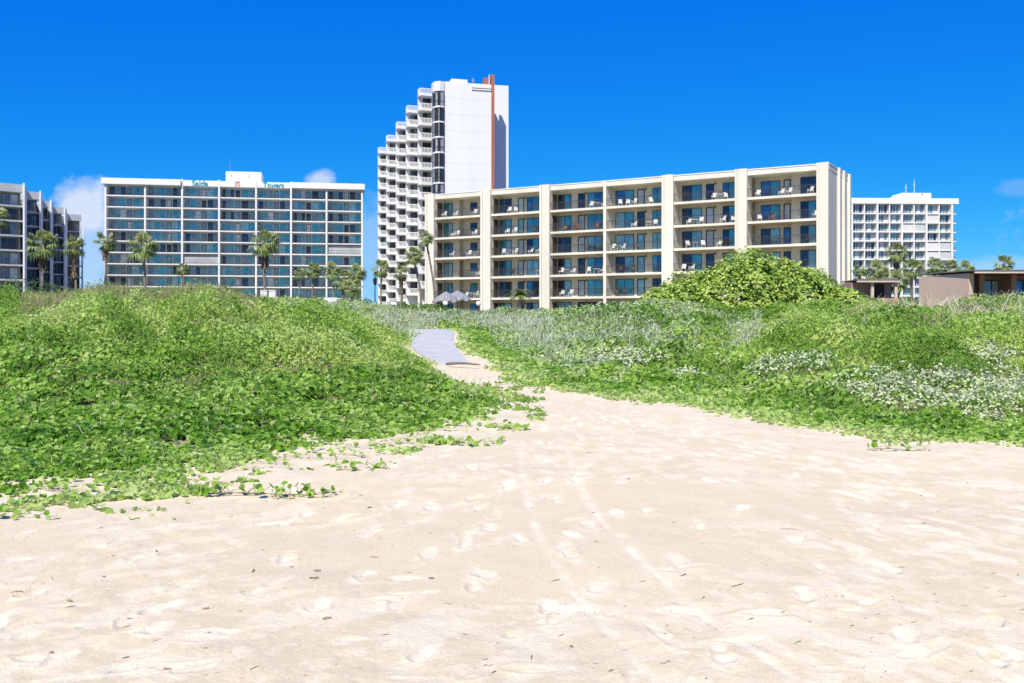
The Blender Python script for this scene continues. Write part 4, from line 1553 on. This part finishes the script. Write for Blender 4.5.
# five stepped columns of balconies; each steps left and back
STEP = [(419.0, 433.6, 6, 88.5), (407.0, 420.2, 17, 105.8), (396.8, 407.6, 29, 122.0), (387.0, 397.4, 42, 135.2), (378.6, 388.0, 55, 147.4)]
for ci, (xa, xb, back, ytop) in enumerate(STEP):
    a, b_ = tx(xa, back), tx(xb, back)
    W = b_ - a
    mid = T0 + tu * (a + b_) * .5 + tv * back
    ztop = EYE + (HZ - ytop) / F * mid.y              # top of the roof-terrace balustrade
    rail_h = 1.15
    # flank set back along the line of the next step so that the columns stand in echelon
    nxt = (STEP[ci + 1][2] if ci < 4 else 62) + 3
    fl_ = T0 + tu * (a + .05) + tv * (back + 1.7)
    ray = Vector((fl_.x + 1.2, fl_.y)).normalized() * ((nxt - back) / 1.0)
    e_ = Vector((a + .05 + ray.dot(tu), back + 1.7 + ray.dot(tv)))
    rb_ = 2.2 if ci == 0 else b_ + 6
    mb = MB(); mb.prism([(a + .05, back + 1.7), (max(b_, .0) + .3, back + 1.7), (rb_ + ray.dot(tu), e_.y), (e_.x, e_.y)], .8, ztop - rail_h - .35); mb.build('stepped_wall', M['white'], tower)
    mb = MB(); mb.box(b_ - .22, b_ - .02, back + .5, back + 1.698, .8, ztop - rail_h - .3); mb.build('party_wall', M['white'], tower)
    nfl = 14 if ci < 4 else 14
    for k in range(nfl):
        z = ztop - rail_h - PITCH * k
        if z < 2.5:
            break
        s = MB()
        poly = [(a, back + .1), (a + W * .12, back - .35), (b_ - W * .1, back - .1), (b_ - .03, back + .5), (b_ - .03, back + 1.69), (a, back + 1.69)]
        s.prism(poly, z - .30, z)
        s.build('balcony_slab', M['white'], tower)
        r_ = MB()
        edge = [Vector(p) for p in ((a + .03, back + 1.6), (a + .03, back + .12), (a + W * .12, back - .3), (b_ - W * .1, back - .06), (b_ - .06, back + .5))]
        for p, q in zip(edge[:-1], edge[1:]):
            dvec = q - p
            nn = Vector((-dvec.y, dvec.x)).normalized() * .03
            def slabq(t0, t1, z0, z1):
                p0, p1 = p + dvec * t0, p + dvec * t1
                r_.prism([tuple(p0 - nn), tuple(p1 - nn), tuple(p1 + nn), tuple(p0 + nn)], z0, z1)
            slabq(0, 1, z + rail_h - .12, z + rail_h)
            slabq(0, 1, z + .02, z + .25)
            m_ = max(int(dvec.length / .26), 2)
            for j in range(m_):
                slabq((j + .25) / m_, (j + .7) / m_, z + .25, z + rail_h - .12)
        r_.build('balustrade', M['white'], tower)
        if k > 0:
            yw = back + 1.698
            window_at(tower, a + W * .36, b_ - W * .04, yw, z + .05, z + 2.45, random.Random(ci * 40 + k).choice([['g_dark', 'g_slate'], ['g_dark', 'g_dark'], ['g_navy', 'g_dark'], ['g_slate', 'g_dark']]), 1)

# ------------------------------------------------------------------ leftmost sawtooth block
saw = thing('apartment_block', 'shaded grey block of staggered bays at the left picture edge', 'building', (-97.2, 183.6, 0), 0)
sd_u = Vector((.72, .69)).normalized(); sd_v = Vector((-sd_u.y, sd_u.x))
O2 = Vector((-97.2, 183.6))
bays = [(-26, 23.2, 184.5), (26.2, 39.6, 200), (42.2, 50.2, 216), (52.5, 64.0, 227), (66.8, 82.0, 243)]
ends = []
for (xa, xb, d) in bays:
    p = Vector(((xa - CX) / F * d, d))
    ln = along(xb, p, sd_u)
    ends.append((p, p + sd_u * ln, ln))
SAWTOP = 28.25
FZ = [24.1 - 2.9 * k for k in range(9)]


def to2(p):
    return p - O2


for bi, (p, q, ln) in enumerate(ends):
    rz = math.atan2(sd_u.y, sd_u.x)
    bay = bpy.data.objects.new('facade_bay', None); COL.objects.link(bay); bay.parent = saw
    bay.location = (p.x - O2.x, p.y - O2.y, 0); bay.rotation_euler = (0, 0, rz)
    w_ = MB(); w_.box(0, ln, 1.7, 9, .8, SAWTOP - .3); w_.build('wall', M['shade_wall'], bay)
    w_ = MB(); w_.box(-.05, ln, -.05, 9.05, 26.7, SAWTOP); w_.build('fascia', M['fascia_grey'], bay)
    for k, z in enumerate(FZ):
        if z < .9:
            continue
        s = MB(); s.box(0, ln, 0, 1.698, z - .3, z); s.build('balcony_slab', M['fascia_grey'], bay)
        railing(bay, 0, ln, .1, z, 1.05, .2, None, .03)
        rr = random.Random(bi * 20 + k)
        ce = 26.7 if k == 0 else FZ[k - 1] - .3
        gl = rr.choice([['g_dark', 'g_slate'], ['g_slate', 'g_navy'], ['g_dark', 'g_dark'], ['g_tealgrey', 'g_dark'], ['g_dark', 'g_curtain']])
        window_at(bay, ln * .06, ln * .52, 1.69, z + .05, ce - .25, gl, 1)
        gl = rr.choice([['g_dark', 'g_slate'], ['g_slate', 'g_curtain'], ['g_dark', 'g_dark']])
        window_at(bay, ln * .60, ln * .95, 1.69, z + .05, ce - .25, gl, 1)
# white party walls between the bays
for bi, (p, q, ln) in enumerate(ends):
    nx = ends[bi + 1][0] if bi + 1 < len(ends) else q + (q - Vector((0, 0))).normalized() * 16
    a, b_ = to2(q) - sd_v * .35, to2(nx)
    dvec = (b_ - a).normalized(); nn = Vector((-dvec.y, dvec.x)) * .16
    mb = MB(); mb.prism([tuple(a - nn), tuple(b_ - nn), tuple(b_ + nn), tuple(a + nn)][::1], .8, SAWTOP + .3)
    o = mb.build('party_wall', M['white'], saw)
    mb = MB(); a2 = a
# body behind
mb = MB()
body = [to2(ends[0][0]) + sd_v * 8.5, to2(ends[0][1]) + sd_v * 8.5, to2(ends[-1][1]) + sd_v * 8, to2(ends[-1][1]) + Vector((-45, 20)), to2(ends[0][0]) + Vector((-45, 20))]
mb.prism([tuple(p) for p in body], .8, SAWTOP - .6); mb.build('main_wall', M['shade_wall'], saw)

# ------------------------------------------------------------------ white grid block on the right
GA = Vector(((852 - CX) / F * 303, 303.0)); gu = Vector((.999, .045)).normalized()
G_RZ = math.atan2(gu.y, gu.x)
grid = thing('apartment_block', 'white block with a grid of curtained windows behind the right palms', 'building', (GA.x, GA.y, 0), G_RZ)
gx = lambda x: along(x, GA, gu)
GP = [gx(v) for v in (852, 877.4, 902, 926.5, 952)]
ROOFZ = 38.1
mb = MB(); mb.box(-14, GP[-1], 1.4, 15, .8, ROOFZ); mb.build('wall', M['offwhite'], grid)
mb = MB(); mb.box(-14.5, gx(958.3), -.3, 15.3, ROOFZ, 39.85); mb.build('roof_band', M['white'], grid)
mb = MB(); mb.box(gx(908), gx(936.5), 3.5, 11, 39.85, 42.0)
k0 = len(mb.v); xA, xB = gx(900), gx(908)
mb.v += [(xA, 3.6, 39.85), (xB, 3.6, 39.85), (xB, 3.6, 42.1), (xA, 10.9, 39.85), (xB, 10.9, 39.85), (xB, 10.9, 42.1)]
mb.f += [(k0, k0 + 1, k0 + 2), (k0 + 3, k0 + 5, k0 + 4), (k0, k0 + 2, k0 + 5, k0 + 3)]; mb.mi += [0, 0, 0]
mb.build('penthouse', M['white'], grid)
mb = MB(); mb.box(gx(926), gx(928.5), 3.44, 3.5, 41.2, 41.8); mb.build('vent', M['shade_wall'], grid)
for x, h in ((914.5, 3.0), (923, 4.6)):
    mb = MB(); mb.tube([(gx(x), 6, 42.1), (gx(x), 6, 42.1 + h)], [.1, .06], 5)
    mb.box(gx(x) - .35, gx(x) + .35, 5.95, 6.05, 42.1 + h * .6, 42.1 + h * .6 + .12)
    mb.build('antenna', M['white'], grid)
for x in GP:
    mb = MB(); mb.box(x - .27, x + .27, -.15, 1.398, .8, ROOFZ); mb.build('pillar', M['white'], grid)
GZ = [35.2 - 2.88 * k for k in range(12)]
for b in range(4):
    x0, x1 = GP[b] + .33, GP[b + 1] - .33
    xm = (x0 + x1) / 2
    for k, z in enumerate(GZ):
        ce = ROOFZ if k == 0 else GZ[k - 1] - .35
        s = MB(); s.box(x0, x1, -.02, 1.398, z - .35, z)
        s.build('balcony_slab', M['white'], grid)
        s = MB(); s.box(xm - .16, xm + .16, 0, 1.398, z, ce); s.build('mullion_post', M['white'], grid)
        for h in range(2):
            a, c_ = (x0, xm - .16) if h == 0 else (xm + .16, x1)
            rr = random.Random(b * 50 + k * 2 + h)
            closed = (b, k, h) in ((3, 1, 0), (2, 2, 0), (2, 2, 1), (3, 4, 0), (3, 4, 1), (3, 5, 0), (3, 5, 1))
            if closed:
                s = MB()
                for q in range(10):
                    s.box(a + .05, c_ - .05, .3, .36 + .03 * (q % 2), z + .03 + q * .235, z + .25 + q * .235)
                s.build('shutter', M['offwhite'] if h == 0 else M['fascia_grey'], grid)
            else:
                gl = rr.choice([['g_slate', 'g_tealgrey', 'g_slate'], ['g_navy', 'g_slate', 'g_slate'], ['g_tealgrey', 'g_slate', 'g_curtain'], ['g_dark', 'g_slate', 'g_navy'], ['g_slate', 'g_curtain', 'g_slate'], ['g_navy', 'g_tealgrey', 'g_slate']])
                window_at(grid, a + .1, c_ - .1, 1.39, z + .05, ce - .12, gl, 2, M['offwhite'], .11)
for k, z in enumerate(GZ):
    s = MB(); s.box(GP[-1] + .33, gx(957.6), 1.0, 7, z - .3, z); s.build('side_balcony', M['white'], grid)
    s = MB(); s.box(GP[-1] + .33, gx(957.4), 1.05, 1.1, z, z + 1.05); s.box(gx(957.4) - .06, gx(957.4), 1.1, 6.9, z, z + 1.05); s.build('side_railing', M['g_slate'], grid)

# ------------------------------------------------------------------ brown low buildings at the right
M['brown_wall'] = paint('brown_stucco', (.40, .27, .20), .15, .85, 1.2)
M['pale_trim'] = paint('pale_trim', (.52, .45, .38), .1, .8, 1.5)
C = at(969, 320, 62.0); Lf = at(919, 320, 67.0)
low = thing('brown_bungalow', 'long flat-roofed brown brick building at the right edge with blue windows', 'building', (C.x, C.y, 0), 0)
zr = 4.72
mb = MB()
dl = Vector((Lf.x - C.x, Lf.y - C.y))
# brick flank running back to the left
mb.prism([(0, 0), (dl.x * -.02 + .3, .1), (dl.x + .3, dl.y + .05), (dl.x, dl.y)], .5, zr - .12)
mb.build('brick_wall', M['brick'], low)
mb = MB(); mb.prism([(.3, 2.6), (30, 2.6), (30, 9), (dl.x + .3, dl.y + .1)], .5, zr - .15); mb.build('wall', M['brown_wall'], low)
mb = MB()
mb.prism([(-.03, -.9), (31, -.9), (31, 9.2), (dl.x - .03, dl.y + .05)], zr, zr + .06); mb.build('roof', M['roof'], low)
mb = MB(); mb.box(-.02, 31, -.85, -.70, zr - .16, zr - .002); mb.build('fascia', M['pale_trim'], low)
mb = MB(); mb.prism([(-.02, -.69), (31, -.69), (31, 9), (.35, 2.9), (.2, .2)], zr - .15, zr - .004); mb.build('soffit', M['wood_brown'], low)
for x in (1.25, 3.35, 6.2, 9.2, 12.2):
    mb = MB(); mb.box(x, x + .34, 1.2, 2.598, .5, zr - .155); mb.build('pier', M['brown_wall'], low)
for x, c0 in ((1.85, ['g_curtain', 'g_slate', 'g_curtain']), (3.95, ['g_teal', 'g_blue', 'g_navy']), (6.8, ['g_slate', 'g_curtain', 'g_slate']), (9.8, ['g_navy', 'g_slate', 'g_navy']), (12.8, ['g_navy', 'g_slate', 'g_navy'])):
    window_at(low, x - .15, x + 1.35, 2.59, 3.05, 4.25, c0, 2, M['dark_frame'], .06)
mb = MB()
for k in range(70):
    x = .5 + k * .24
    mb.face([(x, .55, 1.8), (x + .08, .55, 1.8), (x + .98, .55, 2.85), (x + .90, .55, 2.85)])
    mb.face([(x + .90, .53, 1.8), (x + .98, .53, 1.8), (x + .08, .53, 2.85), (x, .53, 2.85)])
mb.box(.4, 18, .5, .58, 2.85, 2.93); mb.box(.4, 18, .5, .58, 1.72, 1.8)
mb.build('lattice_railing', M['brown_wall'], low)
mb = MB(); mb.box(.35, .47, .3, .42, .5, zr - .16); mb.build('post', M['pale_trim'], low)

C2 = at(857, 320, 74.0)
hut = thing('brown_bungalow', 'small brown flat-roofed bungalow tucked beside the cream block', 'building', (C2.x, C2.y, 0), 0)
zr2 = EYE + (HZ - 280.5) / F * 74
mb = MB(); mb.box(0, 3.1, 1.2, 4, .8, zr2 - .1); mb.build('wall', M['brown_wall'], hut)
k = len(mb.v)
mb = MB(); mb.prism([(-.1, -.3), (3.3, -.3), (3.3, 4.3), (.25, 4.3)], zr2, zr2 + .09); mb.build('roof', M['roof'], hut)
mb = MB(); mb.box(-.08, 3.28, -.28, -.12, zr2 - .14, zr2 - .002); mb.build('fascia', M['pale_trim'], hut)
for x in (1.1, 2.9):
    mb = MB(); mb.box(x, x + .2, .0, .2, .8, zr2 - .002); mb.build('post', M['pale_trim'], hut)
window_at(hut, 1.6, 2.5, 1.19, zr2 - 1.25, zr2 - .25, ['g_dark', 'g_dark'], 1)
mb = MB(); mb.box(.6, 3.2, -.1, .0, .8, zr2 - 1.35); mb.build('parapet', M['brown_wall'], hut)


# ------------------------------------------------------------------ small things in front of the buildings
def umbrella(x, y, d, w, label):
    p = at(x, y, d)
    b = gz(p.x, d)
    t = thing('thatched_umbrella', label, 'umbrella', (p.x, d, b), 0, 'grey thatched umbrellas before the cream block')
    mb = MB(); mb.tube([(0, 0, -.1), (0, 0, p.z - b)], [.07, .06], 8); mb.build('pole', M['wood_brown'], t)
    mb = MB()
    n, hgt = 26, .95
    ring = [(w, -hgt), (w * .72, -hgt * .62), (w * .38, -hgt * .3), (.05, 0)]
    pr = []
    for ri, (r_, z_) in enumerate(ring):
        pr.append([(r_ * math.cos(6.283 * k / n) * (1 + (.06 * ((k * 7) % 3 - 1) if ri == 0 else 0)), r_ * math.sin(6.283 * k / n), p.z - b + z_ - (.12 * ((k * 5) % 3) if ri == 0 else 0)) for k in range(n)])
    for ra, rb in zip(pr[:-1], pr[1:]):
        for k in range(n):
            mb.face([ra[k], ra[(k + 1) % n], rb[(k + 1) % n], rb[k]])
    mb.build('canopy', M['thatch'], t)


umbrella(446, 291.5, 100, 1.4, 'left of the two grey thatched umbrellas before the first bay')
umbrella(457.5, 290.5, 104, 1.6, 'right of the two grey thatched umbrellas before the first bay')


def globe_lamp(x, y, d, label):
    p = at(x, y, d)
    b = gz(p.x, d)
    t = thing('globe_lamp', label, 'lamp', (p.x, d, b), 0, 'white globe lamps before the cream block')
    mb = MB(); mb.tube([(0, 0, -.1), (0, 0, p.z - b - .15)], [.05, .04], 8); mb.build('post', M['black_metal'], t)
    mb = MB()
    for i in range(8):
        for j in range(14):
            f_ = lambda a, c_: (.24 * math.sin(a) * math.cos(c_), .24 * math.sin(a) * math.sin(c_), p.z - b + .24 * math.cos(a))
            a0, a1 = math.pi * i / 8, math.pi * (i + 1) / 8
            c0, c1 = 6.2832 * j / 14, 6.2832 * (j + 1) / 14
            mb.face([f_(a1, c0), f_(a1, c1), f_(a0, c1), f_(a0, c0)])
    mb.build('globe', M['globe'], t)


globe_lamp(445.5, 303.5, 92, 'white globe lamp under the left grey umbrella')
globe_lamp(478.5, 303.5, 92, 'white globe lamp beside the second pillar of the cream block')

p = at(375, 279, 112)
b = gz(p.x, 112)
t = thing('lamp_post', 'slim dark lantern post standing in the blue gap left of the tower', 'lamp post', (p.x, 112, b))
mb = MB(); mb.tube([(0, 0, -.1), (0, 0, p.z - b - .7)], [.09, .05], 8); mb.build('pole', M['black_metal'], t)
mb = MB(); mb.tube([(0, 0, p.z - b - .75), (0, 0, p.z - b - .5), (0, 0, p.z - b), (0, 0, p.z - b + .22)], [.08, .2, .24, .05], 8); mb.build('lantern', M['black_metal'], t)


def cabinet(x0, x1, y, d, label):
    p, q = at(x0, y, d), at(x1, y, d)
    b = gz((p.x + q.x) / 2, d)
    t = thing('utility_cabinet', label, 'cabinet', (p.x, d, b), 0, 'white cabinets before the seven-bay block')
    W, H = q.x - p.x, p.z - b
    mb = MB(); mb.box(0, W, 0, .7, -.05, H); mb.build('body', M['white'], t)
    mb = MB(); mb.box(-.05, W + .05, -.05, .75, H, H + .08); mb.build('lid', M['offwhite'], t)
    mb = MB(); mb.box(.08, W - .08, -.02, 0, H - .75, H - .08); mb.build('door', M['offwhite'], t)


cabinet(260.5, 267, 290.8, 98, 'left of the pair of white cabinets beside the tall windblown palm')
cabinet(269, 275.5, 290.8, 98, 'right of the pair of white cabinets beside the tall windblown palm')
cabinet(382, 389, 302.5, 95, 'low white cabinet at the foot of the white tower')
p, q = at(323, 297.5, 90), at(337, 297.5, 90)
b = gz(p.x, 90)
t = thing('picket_fence', 'short white picket fence panel below the dense palm cluster', 'fence', (p.x, 90, b))
mb = MB()
W, H = q.x - p.x, p.z - b
for k in range(9):
    mb.box(W * k / 9, W * k / 9 + W / 12, 0, .03, -.05, H)
mb.build('pickets', M['white'], t)
mb = MB(); mb.box(0, W, .03, .07, H * .85, H * .85 + .08); mb.box(0, W, .03, .07, H * .3, H * .3 + .08); mb.build('rail', M['white'], t)

# ------------------------------------------------------------------ light, sky, camera
SUN_EL, SUN_AZ = math.radians(50), math.radians(18)      # azimuth measured to the left of straight behind the viewer
sun = bpy.data.lights.new('sun', 'SUN')
sun.energy = 5.0
sun.angle = math.radians(.5)
sun.color = (1, .94, .80)
so = bpy.data.objects.new('sun', sun)
COL.objects.link(so)
ldir = Vector((-math.sin(SUN_AZ) * math.cos(SUN_EL), -math.cos(SUN_AZ) * math.cos(SUN_EL), math.sin(SUN_EL)))
so.rotation_euler = ldir.to_track_quat('Z', 'Y').to_euler()

w = bpy.data.worlds.new('World')
S.world = w
w.use_nodes = True
nt = w.node_tree
nt.nodes.clear()
wo = nt.nodes.new('ShaderNodeOutputWorld')
bg = nt.nodes.new('ShaderNodeBackground')
sky = nt.nodes.new('ShaderNodeTexSky')
sky.sky_type = 'NISHITA'
sky.sun_disc = False
sky.sun_elevation = SUN_EL
sky.sun_rotation = math.pi + SUN_AZ
sky.altitude = 3000
sky.air_density = 1.0
sky.dust_density = 0
sky.ozone_density = 6.0
bg.inputs['Strength'].default_value = .12
# deepen the blue: a gain and a power on each channel of the sky
sep = nt.nodes.new('ShaderNodeSeparateColor')
hs = nt.nodes.new('ShaderNodeCombineColor')
nt.links.new(sky.outputs[0], sep.inputs[0])
for ch, (gain, pw) in enumerate(((.018, 2.6), (.655, .87), (3.85, .22))):
    pn_ = nt.nodes.new('ShaderNodeMath'); pn_.operation = 'POWER'
    nt.links.new(sep.outputs[ch], pn_.inputs[0]); pn_.inputs[1].default_value = pw
    gn_ = nt.nodes.new('ShaderNodeMath'); gn_.operation = 'MULTIPLY'
    nt.links.new(pn_.outputs[0], gn_.inputs[0]); gn_.inputs[1].default_value = gain
    mn_ = nt.nodes.new('ShaderNodeMath'); mn_.operation = 'MINIMUM'
    nt.links.new(gn_.outputs[0], mn_.inputs[0]); mn_.inputs[1].default_value = 5.5 if ch < 2 else 8
    nt.links.new(mn_.outputs[0], hs.inputs[ch])
# a few small fair-weather clouds low over the horizon, set by direction
tc = nt.nodes.new('ShaderNodeTexCoord')
n = nt.nodes.new('ShaderNodeTexNoise'); n.inputs['Scale'].default_value = 26; n.inputs['Detail'].default_value = 6; n.inputs['Roughness'].default_value = .6
nt.links.new(tc.outputs['Generated'], n.inputs['Vector'])


def math_node(op, a, b=None):
    m_ = nt.nodes.new('ShaderNodeMath'); m_.operation = op
    for i, v in enumerate((a, b)):
        if v is None:
            continue
        if isinstance(v, (int, float)):
            m_.inputs[i].default_value = v
        else:
            nt.links.new(v, m_.inputs[i])
    return m_.outputs[0]


total = None
for (x, y, rx, ry, k) in ((84, 210, 27, 24, 1.0), (80, 250, 44, 46, .55), (320, 181, 13, 9, .8), (372, 245, 22, 40, .35), (1012, 188, 16, 8, .15), (1010, 270, 50, 12, .35), (-120, 230, 90, 40, .8), (1200, 220, 110, 40, .7)):
    c = Vector(((x - CX) / F, 1, (HZ - y) / F)).normalized()
    rx_, ry_ = rx / F, ry / F
    sub = nt.nodes.new('ShaderNodeVectorMath'); sub.operation = 'SUBTRACT'
    nt.links.new(tc.outputs['Generated'], sub.inputs[0]); sub.inputs[1].default_value = c
    mul = nt.nodes.new('ShaderNodeVectorMath'); mul.operation = 'MULTIPLY'
    nt.links.new(sub.outputs[0], mul.inputs[0]); mul.inputs[1].default_value = (1 / rx_, 1 / rx_, 1 / ry_)
    ln = nt.nodes.new('ShaderNodeVectorMath'); ln.operation = 'LENGTH'
    nt.links.new(mul.outputs[0], ln.inputs[0])
    body_ = math_node('SUBTRACT', 1.25, ln.outputs['Value'])
    nz = math_node('MULTIPLY', math_node('SUBTRACT', n.outputs['Fac'], .5), 2.2)
    v = math_node('MULTIPLY', math_node('ADD', body_, nz), 1.5)
    v = nt_clamp = math_node('MINIMUM', math_node('MAXIMUM', v, 0.0), 1.0)
    v = math_node('MULTIPLY', v, k)
    total = v if total is None else math_node('MAXIMUM', total, v)
mixc = nt.nodes.new('ShaderNodeMix'); mixc.data_type = 'RGBA'
nt.links.new(math_node('MULTIPLY', total, .9), mixc.inputs[0])
nt.links.new(hs.outputs[0], mixc.inputs[6])
mixc.inputs[7].default_value = (4.6, 5.1, 6.0, 1)
nt.links.new(mixc.outputs[2], bg.inputs['Color'])
nt.links.new(bg.outputs[0], wo.inputs['Surface'])

cam = bpy.data.cameras.new('camera')
cam.sensor_width = 36
cam.lens = F / 1024 * 36
cam.shift_y = (341.5 - HZ) / 1024 * -1
cam.clip_end = 12000
co = bpy.data.objects.new('camera', cam)
COL.objects.link(co)
co.location = (0, 0, EYE)
co.rotation_euler = (math.radians(90), 0, 0)
S.camera = co

S.view_settings.view_transform = 'Standard'
S.view_settings.look = 'None'
S.view_settings.exposure = .42
S.view_settings.gamma = 1
S.render.engine = 'CYCLES'
S.cycles.use_denoising = True
S.cycles.max_bounces = 6
S.cycles.diffuse_bounces = 3
S.cycles.transparent_max_bounces = 4
